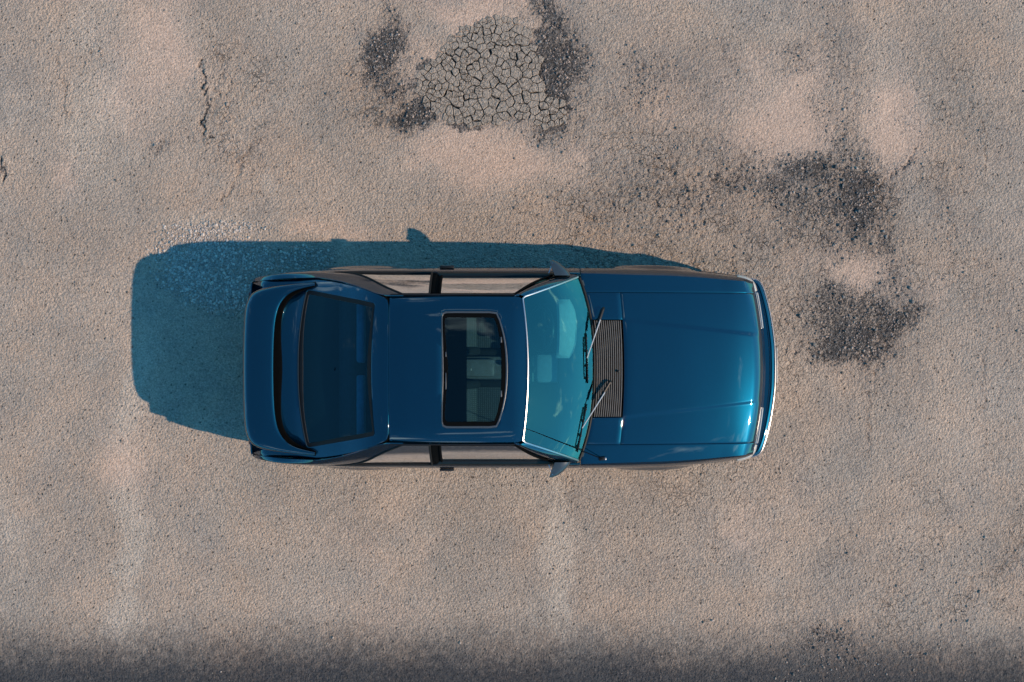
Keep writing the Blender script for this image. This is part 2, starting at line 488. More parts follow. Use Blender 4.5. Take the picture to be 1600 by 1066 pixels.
CRACKS = [
    ([(-2.757, 2.503), (-2.723, 2.333), (-2.700, 2.164), (-2.683, 2.079), (-2.712, 1.966), (-2.745, 1.853), (-2.655, 1.740)], 1.0, 0.017),
    ([(-2.627, 2.531), (-2.570, 2.503), (-2.531, 2.390), (-2.570, 2.277), (-2.610, 2.164)], 0.6, 0.011),
    ([(-2.497, 2.503), (-2.519, 2.361), (-2.486, 2.248), (-2.429, 2.107)], 0.5, 0.008),
    ([(-2.683, 2.079), (-2.570, 2.062), (-2.587, 1.966)], 0.5, 0.008),
    ([(-3.954, 2.305), (-3.937, 2.135), (-3.898, 1.966)], 0.7, 0.011),
    ([(-4.039, 2.531), (-3.966, 2.333)], 0.4, 0.008),
    ([(-2.231, 1.796), (-2.344, 1.655), (-2.429, 1.514), (-2.474, 1.373), (-2.570, 1.203)], 0.7, 0.011),
    ([(3.898, 2.333), (3.954, 2.164), (4.152, 2.051), (4.180, 1.712), (4.169, 1.486)], 0.6, 0.008),
    ([(3.615, 1.740), (3.531, 1.599), (3.446, 1.514), (3.276, 1.401), (3.107, 1.361)], 0.8, 0.014),
    ([(3.135, -0.435), (3.152, -0.604), (3.141, -0.746), (3.152, -0.943)], 0.5, 0.008),
    ([(-4.519, 1.627), (-4.480, 1.531), (-4.497, 1.440)], 1.0, 0.023),
    ([(1.610, 0.751), (1.650, 0.610), (1.616, 0.525)], 0.5, 0.008),
    ([(1.977, 0.780), (1.932, 0.667), (1.977, 0.582)], 0.5, 0.008),
    ([(-1.695, 1.994), (-1.666, 1.881), (-1.723, 1.796)], 0.4, 0.008),
    ([(4.152, -0.153), (4.180, -0.378), (4.141, -0.604)], 0.4, 0.008),
]

# ------------------------------------------------------------------ ground
def blobs(x, y, lst):
    s = np.zeros(x.shape, np.float32)
    for cx, cy, rx, ry, a in lst:
        d = ((x - cx) / rx) ** 2 + ((y - cy) / ry) ** 2
        s = np.maximum(s, (a * np.exp(-d * .8)).astype(np.float32))
    return s

def in_poly(x, y, poly):
    r = np.zeros(x.shape, bool)
    n = len(poly)
    for i in range(n):
        x0, y0 = poly[i]; x1, y1 = poly[(i + 1) % n]
        c = ((y0 > y) != (y1 > y))
        t = (x1 - x0) * (y - y0) / (y1 - y0 if y1 != y0 else 1e-9) + x0
        r ^= c & (x < t)
    return r

def seg_dist(x, y, a, b):
    ax, ay = a; bx, by = b
    ux, uy = bx - ax, by - ay
    t = np.clip(((x - ax) * ux + (y - ay) * uy) / (ux * ux + uy * uy + 1e-12), 0, 1)
    return np.hypot(x - ax - t * ux, y - ay - t * uy)

def fields(x, y):
    """masks of the worn asphalt: sand, dark tar, pale, roughness"""
    wx = (fbm(x, y, .45, 4, 3) - .5) * .34 + (fbm(x, y, .07, 3, 8) - .5) * .10
    wy = (fbm(x, y, .45, 4, 23) - .5) * .34 + (fbm(x, y, .07, 3, 28) - .5) * .10
    X, Y = x + wx, y + wy
    grain = fbm(x, y, .055, 3, 40, .7) - .5
    mid = fbm(x, y, .35, 4, 60) - .5
    fine = fbm(x, y, .024, 2, 44, .7) - .5
    D = blobs(X + wx * .5, Y + wy * .5, [(p, q, r * 1.45, s * 1.42, t) for p, q, r, s, t in DARK_BLOBS])
    D = D * (.72 + .56 * fbm(x, y, .26, 3, 48))
    dk = smooth(.30, .78, D * .98 + grain * .95 + fine * .85 - .02)
    dk = np.maximum(dk, .30 * smooth(.10, .7, D + grain * .5))
    sd = blobs(X, Y, SAND_BLOBS)
    sd = smooth(.08, .95, sd + mid * .75 + grain * .35)
    pl = blobs(X, Y, PALE_BLOBS)
    pl = smooth(.15, .85, pl + mid * .5 + grain * .25)
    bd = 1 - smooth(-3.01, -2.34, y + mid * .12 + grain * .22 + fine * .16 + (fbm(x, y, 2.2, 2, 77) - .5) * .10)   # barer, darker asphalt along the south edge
    rg = blobs(X, Y, ROUGH_BLOBS)
    rg = np.clip(rg + mid * .5 - sd * .75, 0, 1)
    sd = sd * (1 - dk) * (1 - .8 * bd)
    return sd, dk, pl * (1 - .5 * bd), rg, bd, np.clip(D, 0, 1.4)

def axis(lo, hi, step, far):
    a = np.arange(lo, hi + step, step)
    r, s = [], step
    v = a[-1]
    while v < far:
        s = min(s * 1.28, 40.0); v += s; r.append(v)
    l, s = [], step
    v = a[0]
    while v > -far:
        s = min(s * 1.28, 40.0); v -= s; l.append(v)
    return np.array(l[::-1] + list(a) + r)

gx, gy = axis(-5.0, 5.0, .0095, 420), axis(-3.45, 3.45, .0095, 420)
GX, GY = np.meshgrid(gx, gy, indexing="ij")
sd, dk, pl, rg, bd, Ds = fields(GX, GY)
near = np.exp(-np.maximum(0, np.maximum(np.abs(GX) - 5, np.abs(GY) - 3.5)) / 2.5)
H = (fbm(GX, GY, 1.6, 3, 90) - .5) * .016
H += (fbm(GX, GY, .22, 3, 91) - .5) * (.004 + .010 * rg)
g1 = fbm(GX, GY, .034, 2, 92, .6) - .5
f1, f2, idv = worley(GX + (fbm(GX, GY, .05, 2, 95) - .5) * .02, GY, .034, 93)
stone = np.clip(1 - f1 * 1.25, 0, 1)
gritamp = np.clip(.34 + 1.2 * rg + 1.3 * dk - .3 * sd, .14, 2.2) * (.45 + 1.1 * fbm(GX, GY, .7, 3, 181))
H += g1 * .0088 * gritamp + stone * .0058 * gritamp * (.25 + idv)
# raised crusts in the rough zone, lost surface where the tar shows
F1, F2, cid = worley(GX + (fbm(GX, GY, .12, 3, 97) - .5) * .09, GY + (fbm(GX, GY, .12, 3, 98) - .5) * .09, .13, 99)
edge = smooth(.0, .16, F2 - F1)
net = np.clip(rg * 1.15 - .35, 0, 1) * smooth(.38, .62, fbm(GX, GY, .6, 3, 101))
H -= (1 - edge) * net * .018
H -= dk * .010
H -= sd * .003
# single cracks
crk = np.zeros(GX.shape, np.float32)
for pts, dep, wid in CRACKS:
    xs = [p[0] for p in pts]; ys = [p[1] for p in pts]
    i0, i1 = np.searchsorted(gx, [min(xs) - .2, max(xs) + .2]); j0, j1 = np.searchsorted(gy, [min(ys) - .2, max(ys) + .2])
    sx, sy = GX[i0:i1, j0:j1], GY[i0:i1, j0:j1]
    wx = sx + (fbm(sx, sy, .09, 4, 131, .75) - .5) * .15
    wy = sy + (fbm(sx, sy, .09, 4, 137, .75) - .5) * .15
    d = np.full(sx.shape, 9.0)
    for a, b in zip(pts[:-1], pts[1:]):
        d = np.minimum(d, seg_dist(wx, wy, a, b))
    w = wid * .95 * np.clip(fbm(sx, sy, .08, 2, 139) * 2.6 - .75, .0, 1.4) + .001
    k = dep * (1 - smooth(w * .35, w * 1.25, d))
    crk[i0:i1, j0:j1] = np.maximum(crk[i0:i1, j0:j1], k)
    H[i0:i1, j0:j1] += dep * .006 * np.exp(-(d / .05) ** 2) * np.sign(wx - np.mean(xs))
H -= crk * .012
# hollow under the cracked patch
pw = (fbm(GX, GY, .12, 3, 151) - .5) * .06
cc_ = np.mean(CRACKED_OUTLINE, 0)
inp = in_poly(cc_[0] + (GX + pw - cc_[0]) * 1.08, cc_[1] + (GY + pw * .7 - cc_[1]) * 1.12, CRACKED_OUTLINE)
pit = inp.astype(np.float32)
for _ in range(14):
    pit[1:-1, 1:-1] = (pit[1:-1, 1:-1] * 2 + pit[2:, 1:-1] + pit[:-2, 1:-1] + pit[1:-1, 2:] + pit[1:-1, :-2]) / 6
H -= pit * .022
rim = in_poly(cc_[0] + (GX + pw * 2 - cc_[0]) * .93, cc_[1] + (GY + pw * 1.6 - cc_[1]) * .90, CRACKED_OUTLINE).astype(np.float32)
rim *= smooth(.36, .62, fbm(GX, GY, .16, 3, 171) * .75 + fbm(GX, GY, .03, 2, 173) * .35 - .22 * smooth(2.4, 2.75, GY) - .25 * smooth(-.45, -.05, GX) * smooth(-2.1, -1.95, -GY))
H *= near
dk2 = np.maximum(np.maximum(Ds * .76, rim * .72), np.maximum(pit * 1.1, crk * .80))

nx, ny = GX.shape
me = bpy.data.meshes.new("ground")
me.vertices.add(nx * ny)
me.vertices.foreach_set("co", np.stack([GX, GY, H], 2).astype(np.float32).ravel())
ii, jj = np.meshgrid(np.arange(nx - 1), np.arange(ny - 1), indexing="ij")
q = np.stack([ii * ny + jj, (ii + 1) * ny + jj, (ii + 1) * ny + jj + 1, ii * ny + jj + 1], 2).reshape(-1, 4)
nf = len(q)
me.loops.add(nf * 4); me.polygons.add(nf)
me.loops.foreach_set("vertex_index", q.astype(np.int32).ravel())
me.polygons.foreach_set("loop_start", np.arange(0, nf * 4, 4, dtype=np.int32))
me.polygons.foreach_set("loop_total", np.full(nf, 4, np.int32))
me.polygons.foreach_set("use_smooth", np.ones(nf, bool))
me.update(calc_edges=True)
at = me.attributes.new("wear", "FLOAT_COLOR", "POINT")
at.data.foreach_set("color", np.stack([sd, dk2, pl, np.clip(rg, 0, 1)], 2).astype(np.float32).ravel())

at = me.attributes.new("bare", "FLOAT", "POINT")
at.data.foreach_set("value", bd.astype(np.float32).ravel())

def ground_mat(name, attr=True):
    m, n, l, b = new_mat(name)
    t = n.new("ShaderNodeTexCoord")
    geo = n.new("ShaderNodeNewGeometry")
    pos = geo.outputs["Position"]
    def noise(scale, detail=3, rough=.55):
        z = n.new("ShaderNodeTexNoise"); z.inputs["Scale"].default_value = scale; z.inputs["Detail"].default_value = detail
        z.inputs["Roughness"].default_value = rough
        l.new(pos, z.inputs["Vector"]); return z.outputs[0]
    def rng(src, a, b_, c=0.0, d=1.0):
        z = n.new("ShaderNodeMapRange"); z.inputs[1].default_value = a; z.inputs[2].default_value = b_
        z.inputs[3].default_value = c; z.inputs[4].default_value = d
        l.new(src, z.inputs[0]); return z.outputs[0]
    def mix(f, a, b_, mode="MIX"):
        z = n.new("ShaderNodeMix"); z.data_type = "RGBA"; z.blend_type = mode
        for s, k in ((f, 0), (a, 6), (b_, 7)):
            if isinstance(s, (int, float)): z.inputs[k].default_value = s
            elif isinstance(s, tuple): z.inputs[k].default_value = (*s, 1)
            else: l.new(s, z.inputs[k])
        return z.outputs[2]
    def mul(a, b_):
        z = n.new("ShaderNodeMath"); z.operation = "MULTIPLY"
        for s, k in ((a, 0), (b_, 1)):
            if isinstance(s, (int, float)): z.inputs[k].default_value = s
            else: l.new(s, z.inputs[k])
        return z.outputs[0]
    if attr:
        a = n.new("ShaderNodeAttribute"); a.attribute_name = "wear"
        sp = n.new("ShaderNodeSeparateColor"); l.new(a.outputs["Color"], sp.inputs[0])
        sand, dark, pale, rough = sp.outputs[0], sp.outputs[1], sp.outputs[2], a.outputs["Alpha"]
    col = mix(rng(noise(1.1, 5), .38, .64), C_GREY, C_TAN)
    col = mix(rng(noise(3.2, 6, .65), .45, .72, 0, .55), col, C_COOL)
    col = mix(1.0, col, rng(noise(.7, 4, .6), .32, .68, .88, 1.12), "MULTIPLY")
    col = mix(rng(noise(1.9, 8, .72), .50, .60, 0, .30), col, C_WORN)
    if attr:
        col = mix(mul(pale, .72), col, C_PALE)
        col = mix(mul(sand, .55), col, C_SAND)
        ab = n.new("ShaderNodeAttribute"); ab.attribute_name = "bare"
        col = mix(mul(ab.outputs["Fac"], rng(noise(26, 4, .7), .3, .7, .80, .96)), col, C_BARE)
    else:
        col = mix(.75, col, C_PIECE)
    # aggregate: stones of differing tone, dark binder between
    vo = n.new("ShaderNodeTexVoronoi"); vo.inputs["Scale"].default_value = 78; l.new(pos, vo.inputs["Vector"])
    sc_ = n.new("ShaderNodeSeparateColor"); l.new(vo.outputs["Color"], sc_.inputs[0])
    tone = rng(sc_.outputs[0], 0, 1, .80, 1.18)
    col = mix(1.0, col, tone, "MULTIPLY")
    col = mix(1.0, col, rng(noise(240, 2), .3, .7, .80, 1.20), "MULTIPLY")
    col = mix(1.0, col, rng(noise(75, 3, .7), .28, .5, .62, 1.0), "MULTIPLY")
    v2 = n.new("ShaderNodeTexVoronoi"); v2.inputs["Scale"].default_value = 27
    wn_ = n.new("ShaderNodeTexNoise"); wn_.inputs["Scale"].default_value = 70; l.new(pos, wn_.inputs["Vector"])
    vm = n.new("ShaderNodeVectorMath"); vm.operation = "MULTIPLY_ADD"; vm.inputs[1].default_value = (.024, .024, .024)
    l.new(wn_.outputs["Color"], vm.inputs[0]); l.new(pos, vm.inputs[2]); l.new(vm.outputs[0], v2.inputs["Vector"])
    s2 = n.new("ShaderNodeSeparateColor"); l.new(v2.outputs["Color"], s2.inputs[0])
    speck = mul(rng(s2.outputs[1], .52, .95), rng(v2.outputs["Distance"], .08, .28, 1, 0))
    if attr:
        speck = mul(speck, rng(sand, 0, 1, 1, .45))
    col = mix(mul(speck, .85), col, (.055, .056, .058))  # pits coloured dark: dark aggregate plus painted shade in the holes
    wz = n.new("ShaderNodeTexNoise"); wz.inputs["Scale"].default_value = 9; wz.inputs["Detail"].default_value = 5; l.new(pos, wz.inputs["Vector"])
    wv = n.new("ShaderNodeVectorMath"); wv.operation = "MULTIPLY_ADD"; wv.inputs[1].default_value = (.16, .16, .16)
    l.new(wz.outputs["Color"], wv.inputs[0]); l.new(pos, wv.inputs[2])
    ve = n.new("ShaderNodeTexVoronoi"); ve.feature = "DISTANCE_TO_EDGE"; ve.inputs["Scale"].default_value = 11 if attr else 19
    l.new(wv.outputs[0], ve.inputs["Vector"])
    line = rng(ve.outputs["Distance"], .0, .045 if attr else .06, 1, 0)
    if attr:
        line = mul(mul(line, rng(rough, .12, .55)), rng(noise(2.6, 4, .6), .46, .62))
    else:
        line = mul(line, rng(noise(7, 3), .40, .58))
    col = mix(mul(line, .62), col, (.06, .06, .06))
    if attr:
        dcol = mix(rng(sc_.outputs[1], .55, .95), (.028, .032, .036), (.17, .165, .16))
        th = n.new("ShaderNodeMath"); th.operation = "ADD"; l.new(dark, th.inputs[0])
        l.new(rng(noise(46, 6, .82), .25, .75, -.74, .74), th.inputs[1])
        dm = rng(th.outputs[0], .47, .66)
        col = mix(mul(rng(dark, .05, .55), .26), col, (.16, .155, .15))
        col = mix(mul(dm, .88), col, dcol)
    l.new(col, b.inputs["Base Color"])
    b.inputs["Roughness"].default_value = .92
    b.inputs["Specular IOR Level"].default_value = .25
    # fine relief
    v3 = n.new("ShaderNodeTexVoronoi"); v3.inputs["Scale"].default_value = 62; v3.feature = "SMOOTH_F1"; l.new(pos, v3.inputs["Vector"])
    h1 = rng(v3.outputs["Distance"], 0, .8, 1, 0)
    h2 = noise(110, 4, .7)
    ad = n.new("ShaderNodeMath"); ad.operation = "ADD"; l.new(h1, ad.inputs[0]); l.new(mul(h2, 1.3), ad.inputs[1])
    ad2 = n.new("ShaderNodeMath"); ad2.operation = "SUBTRACT"; l.new(ad.outputs[0], ad2.inputs[0]); l.new(mul(speck, 1.6), ad2.inputs[1])
    ad3 = n.new("ShaderNodeMath"); ad3.operation = "SUBTRACT"; l.new(ad2.outputs[0], ad3.inputs[0]); l.new(mul(line, 1.2), ad3.inputs[1]); ad2 = ad3
    bp = n.new("ShaderNodeBump"); bp.inputs["Distance"].default_value = .0115
    if attr:
        st = n.new("ShaderNodeMath"); st.operation = "SUBTRACT"; st.use_clamp = False
        l.new(rng(rough, 0, 1, 1.0, 1.3), st.inputs[0]); l.new(mul(sand, .45), st.inputs[1])
        l.new(st.outputs[0], bp.inputs["Strength"])
    else:
        bp.inputs["Strength"].default_value = .9
    l.new(ad2.outputs[0], bp.inputs["Height"]); l.new(bp.outputs[0], b.inputs["Normal"])
    return m

C_GREY, C_TAN, C_COOL = (.430, .360, .296), (.500, .388, .300), (.385, .346, .300)
C_WORN = (.290, .262, .238)
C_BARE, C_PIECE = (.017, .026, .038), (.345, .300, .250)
C_PALE, C_SAND = (.560, .480, .395), (.570, .400, .302)
M["ground"] = ground_mat("worn_asphalt")
M["piece"] = ground_mat("cracked_asphalt_piece", False)
me.materials.append(M["ground"])
ground = bpy.data.objects.new("ground", me)
COL.objects.link(ground)
tag(ground, "worn tan grey asphalt lot with sandy patches and dark tar stains", kind="structure")

# cracked patch: every island of old asphalt is a piece of its own
rnd = random.Random(11)
def clip(poly, p, q):
    mx, my = (p[0] + q[0]) / 2, (p[1] + q[1]) / 2
    nx_, ny_ = q[0] - p[0], q[1] - p[1]
    out = []
    for i in range(len(poly)):
        a, b = poly[i], poly[(i + 1) % len(poly)]
        da = (a[0] - mx) * nx_ + (a[1] - my) * ny_; db = (b[0] - mx) * nx_ + (b[1] - my) * ny_
        if da <= 0: out.append(a)
        if da * db < 0:
            t = da / (da - db); out.append((a[0] + (b[0] - a[0]) * t, a[1] + (b[1] - a[1]) * t))
    return out
cp = np.array(CRACKED_OUTLINE)
lo, hi = cp.min(0) - .15, cp.max(0) + .15
seeds = []
for _ in range(9000):
    p = (rnd.uniform(lo[0], hi[0]), rnd.uniform(lo[1], hi[1]))
    big = math.exp(-((p[0] + .02) ** 2 + (p[1] - 2.25) ** 2) / .09)
    sp_ = .026 + .026 * big + .056 * float(fbm(np.array([p[0]]), np.array([p[1]]), .13, 2, 5)[0]) ** 1.5
    if all((p[0] - s[0]) ** 2 + (p[1] - s[1]) ** 2 > (.5 * (sp_ + s[2])) ** 2 for s in seeds):
        seeds.append((p[0], p[1], sp_))
blocks = []
for _ in range(3000):
    p = (rnd.uniform(lo[0], hi[0]), rnd.uniform(lo[1], hi[1]))
    if all((p[0] - s[0]) ** 2 + (p[1] - s[1]) ** 2 > .115 ** 2 for s in blocks): blocks.append(p)
bid = [min(range(len(blocks)), key=lambda k: (blocks[k][0] - s[0]) ** 2 + (blocks[k][1] - s[1]) ** 2) for s in seeds]
def gap_ij(i, j):
    r = random.Random(min(i, j) * 1009 + max(i, j)).random()
    return (.0024 + .0052 * r ** 2.5) if bid[i] != bid[j] else (.0009 + .0028 * r ** 3)
npiece = 0
for i, s in enumerate(seeds):
    if not in_poly(np.array([s[0]]), np.array([s[1]]), CRACKED_OUTLINE)[0] or npiece >= 298:
        continue
    poly = [(s[0] - .3, s[1] - .3), (s[0] + .3, s[1] - .3), (s[0] + .3, s[1] + .3), (s[0] - .3, s[1] + .3)]
    for j, t in enumerate(seeds):
        if j != i and abs(t[0] - s[0]) < .4 and abs(t[1] - s[1]) < .4:
            L_ = math.hypot(t[0] - s[0], t[1] - s[1]); k_ = 1 - 2 * gap_ij(i, j) / L_
            poly = clip(poly, s, (s[0] + (t[0] - s[0]) * k_, s[1] + (t[1] - s[1]) * k_))
    if len(poly) < 3: continue
    c = np.mean(poly, 0)
    pts = []
    for k in range(len(poly)):
        a, b = np.array(poly[k]), np.array(poly[(k + 1) % len(poly)])
        if np.linalg.norm(b - a) < .006: continue
        pts.append(a)
        if np.linalg.norm(b - a) > .035:
            pts.append((a + b) / 2)
    pts = np.array(pts)
    if len(pts) < 3: continue
    # shared wobble so neighbouring edges stay parallel
    wob = np.stack([(fbm(pts[:, 0], pts[:, 1], .035, 3, 71, .7) - .5) * .026, (fbm(pts[:, 0], pts[:, 1], .035, 3, 75, .7) - .5) * .026], 1)
    pts = pts + wob
    c = pts.mean(0)
    rad = np.linalg.norm(pts - c, axis=1, keepdims=True)
    gap = 0.0
    def shr(g): return c + (pts - c) * np.maximum(.3, 1 - g / rad)
    m_ = len(pts)
    tilt = np.array([rnd.gauss(0, .014), rnd.gauss(0, .014)])
    z0 = rnd.uniform(-.0015, .0025)
    top, sh, bot = shr(gap + .004), shr(gap), shr(-.001)
    V = [(c[0], c[1], z0)]
    V += [(p[0], p[1], z0 + (p - c) @ tilt) for p in top]
    V += [(p[0], p[1], z0 - .004 + (p - c) @ tilt) for p in sh]
    V += [(p[0], p[1], -.045) for p in bot]
    F = [(0, 1 + k, 1 + (k + 1) % m_) for k in range(m_)]
    for r0 in (1, 1 + m_):
        F += [(r0 + k, r0 + m_ + k, r0 + m_ + (k + 1) % m_, r0 + (k + 1) % m_) for k in range(m_)]
    mb = MB(); mb.add(np.array(V) - np.array([c[0], c[1], 0]), F)
    o = mb.build("asphalt_piece", M["piece"], ground, sharp=14)
    o.location = (c[0], c[1], 0)
    npiece += 1

# loose stones
def stone_mat(name, lo_c, hi_c):
    m, n, l, b = new_mat(name)
    a = n.new("ShaderNodeAttribute"); a.attribute_name = "tone"
    mx = n.new("ShaderNodeMix"); mx.data_type = "RGBA"
    mx.inputs[6].default_value = (*lo_c, 1); mx.inputs[7].default_value = (*hi_c, 1)
    l.new(a.outputs["Fac"], mx.inputs[0]); l.new(mx.outputs[2], b.inputs["Base Color"])
    b.inputs["Roughness"].default_value = .85
    return m
ICO_V, ICO_F = [], []
_bm = bmesh.new(); bmesh.ops.create_icosphere(_bm, subdivisions=1, radius=1)
_bm.verts.index_update()
ICO_V = np.array([tuple(v.co) for v in _bm.verts]); ICO_F = np.array([[v.index for v in f.verts] for f in _bm.faces]); _bm.free()

def ground_z(x, y):
    i = np.clip(np.searchsorted(gx, x), 0, nx - 1); j = np.clip(np.searchsorted(gy, y), 0, ny - 1)
    return H[i, j]

def scatter(name, mat, pos, size, seed, sink=.3):
    rs = np.random.RandomState(seed)
    n = len(pos)
    nv_ = len(ICO_V)
    V = ICO_V[None] * (1 + rs.uniform(-.28, .28, (n, nv_, 1)))
    V = V * np.stack([rs.uniform(.7, 1.25, n), rs.uniform(.7, 1.25, n), rs.uniform(.45, .8, n)], 1)[:, None]
    a = rs.uniform(0, 2 * np.pi, n)
    ca, sa = np.cos(a)[:, None], np.sin(a)[:, None]
    x = V[..., 0] * ca - V[..., 1] * sa; y = V[..., 0] * sa + V[..., 1] * ca
    V = np.stack([x, y, V[..., 2]], 2) * size[:, None, None]
    V[..., 0] += pos[:, 0, None]; V[..., 1] += pos[:, 1, None]
    V[..., 2] += (ground_z(pos[:, 0], pos[:, 1]) + size * sink)[:, None]
    Fc = ICO_F[None] + (np.arange(n) * nv_)[:, None, None]
    m = bpy.data.meshes.new(name)
    m.vertices.add(n * nv_); m.vertices.foreach_set("co", V.astype(np.float32).ravel())
    nf_ = n * len(ICO_F)
    m.loops.add(nf_ * 3); m.polygons.add(nf_)
    m.loops.foreach_set("vertex_index", Fc.astype(np.int32).ravel())
    m.polygons.foreach_set("loop_start", np.arange(0, nf_ * 3, 3, dtype=np.int32))
    m.polygons.foreach_set("loop_total", np.full(nf_, 3, np.int32))
    m.update(calc_edges=True)
    at = m.attributes.new("tone", "FLOAT", "POINT")
    at.data.foreach_set("value", np.repeat(rs.uniform(0, 1, n), nv_).astype(np.float32))
    m.materials.append(mat)
    o = bpy.data.objects.new(name, m); COL.objects.link(o)
    return o

rs = np.random.RandomState(5)
c = rs.uniform([-3.4, .1], [-1.3, 1.2], (60000, 2))
w = blobs(c[:, 0] + (fbm(c[:, 0], c[:, 1], .3, 3, 3) - .5) * .2, c[:, 1], GRAV_BLOBS)
c = c[rs.uniform(0, 1, len(c)) < np.clip(w * 1.2 - .32, 0, 1) * .75]
o = scatter("gravel", stone_mat("pale_crushed_stone", (.24, .22, .20), (.56, .50, .45)), c, rs.uniform(.005, .0125, len(c)) * (.6 + .8 * rs.uniform(0, 1, len(c)) ** 3), 6, .15)
tag(o, "pale crushed stone gravel embedded in the asphalt behind the car", kind="stuff")
c = rs.uniform([-4.8, -3.3], [4.8, 3.3], (90000, 2))
s_, d_, p_, r_, b_, D_ = fields(c[:, 0], c[:, 1])
c2 = c[rs.uniform(0, 1, len(c)) < np.clip(D_ - .35, 0, 1) * .6]
o = scatter("tar_grit", stone_mat("dark_broken_tar", (.03, .034, .038), (.20, .195, .19)), c2, rs.uniform(.004, .011, len(c2)) * (.7 + 1.0 * rs.uniform(0, 1, len(c2)) ** 4), 7, .2)
tag(o, "dark broken tar grit lying in the stained worn-out patches", kind="stuff")
c = rs.uniform([-4.9, -3.4], [4.9, 3.4], (150000, 2))
s_, d_, p_, r_, b_, D_ = fields(c[:, 0], c[:, 1])
clump = smooth(.35, .7, fbm(c[:, 0], c[:, 1], .16, 3, 191, .6))
pr = .006 + (.26 * np.clip(r_ - .25, 0, 1) * (1 - s_) + .60 * np.clip(D_ - .18, 0, 1)) * (.25 + 1.1 * clump)
c3 = c[rs.uniform(0, 1, len(c)) < pr]
o = scatter("loose_grit", stone_mat("mixed_loose_grit", (.12, .105, .095), (.40, .32, .27)), c3, rs.uniform(.004, .0105, len(c3)) * (.75 + .9 * rs.uniform(0, 1, len(c3)) ** 5), 8, .2)
tag(o, "crumbled loose grit scattered over the rough parts of the tan asphalt", kind="stuff")

# ------------------------------------------------------------------ the car
M["gloss_black"] = principled("gloss_black_strip", (.006, .007, .008), .15, coat=.5, var=.1)
M["blue_cloth"] = principled("grey_blue_seat_cloth", (.26, .36, .40), .9, var=.1)
M["silver"] = principled("silver_wiper_arm", (.55, .56, .57), .4, .3, var=.05)
YC = -0.225
car = empty("car", (0, YC, 0))
tag(car, "dark blue metallic two-door hatchback coupe with sunroof and rear spoiler on asphalt", "car")
CIN = (0, 0, .55)            # a point inside, panels face away from it
WX = (-1.287, 1.19)
AR, WZ = .345, .29
Wf = pchip([-2.18, -2.13, -2.02, -1.83, -1.54, -1.2, -.6, .6, 1.2, 1.476, 1.76, 1.96, 2.10],
           [.70, .744, .77, .798, .815, .828, .833, .833, .83, .816, .788, .766, .735])
Df = pchip([-2.1, -1.5, -.7, 0, .6, 1.2, 2.0], [.012, .03, .045, .045, .055, .066, .05])   # shoulder inset
ZS = pchip([-2.16, -2.06, -1.93, -1.8, -1.43, -.7, 0, .6, .9, 1.3, 1.7, 1.9, 2.0],
           [.66, .765, .832, .852, .878, .885, .888, .882, .866, .824, .765, .725, .66])                # shoulder height
Sp = pchip([0, .02, .05, .1, .2, .32, .45, .7], [0, .30, .55, .80, .97, 1.0, .93, .62])
def Vs(X): return Wf(X) - Df(X)
def arch_low(X):
    X = np.asarray(X, float)
    z = np.full(X.shape, .20)
    for w in WX:
        d = np.abs(X - w)
        z = np.where(d < AR, np.maximum(z, WZ + np.sqrt(np.maximum(AR ** 2 - d ** 2, 0))), z)
    return z
def side_v(X, z):
    dz = ZS(X) - z
    v = Vs(X) + Df(X) * Sp(dz) - .045 * smooth(.45, .7, dz)
    for w in WX:
        r = np.hypot(X - w, z - WZ)
        v = v + 0.029 * (1 - smooth(AR - .01, AR + .10, r)) * smooth(.0, .12, dz)
    return v
def side_grid(X0, X1, sgn, n=60, m=18, z_top=None):
    Xs = np.linspace(X0, X1, n)
    lo = np.maximum(arch_low(Xs), .555 * (1 - smooth(-1.70, -1.66, Xs)))
    t = np.linspace(0, 1, m) ** 1.5
    Z = ZS(Xs)[:, None] * (1 - t) + lo[:, None] * t
    X = np.repeat(Xs[:, None], m, 1)
    return np.stack([X, sgn * side_v(X, Z), Z], 2)

# front top surface (hood, fenders, cowl): q runs along the car, plan is bowed
def bow(q, v):
    k = .045 + .045 * smooth(.9, 2.0, q)
    return k * (1 - (np.asarray(v) / .75) ** 2) * smooth(.55, .85, q)
ZC = pchip([.5, .66, .9, 1.3, 1.6, 1.76, 1.86, 1.94, 1.98, 2.0], [.93, .925, .908, .870, .826, .794, .766, .736, .708, .680])
def top_z(q, v):
    va = np.abs(v)
    r = np.clip(va / Vs(q), 0, 1)
    z = ZC(q) + (ZS(q) - ZC(q)) * r ** 2.4
    cl = .394 + (.27 - .394) * (q - .9) / 1.1          # crease line on the hood
    z = z + .007 * (1 - smooth(cl - .012, cl + .012, va)) * smooth(.80, .95, q) * (1 - smooth(1.9, 1.98, q))
    return z
def top_pt(q, v):
    q, v = np.broadcast_arrays(np.asarray(q, float), np.asarray(v, float))
    return np.stack([q + bow(q, v), v, top_z(q, v)], -1)

P_ = M["paint"]
# hood
q = np.concatenate([np.linspace(.872, 1.85, 34), np.linspace(1.868, 2.0, 14)])
v = np.linspace(-.616, .616, 121)
hood = MB().panel(top_pt(q[:, None], v[None]), .008).build("hood", P_, car)
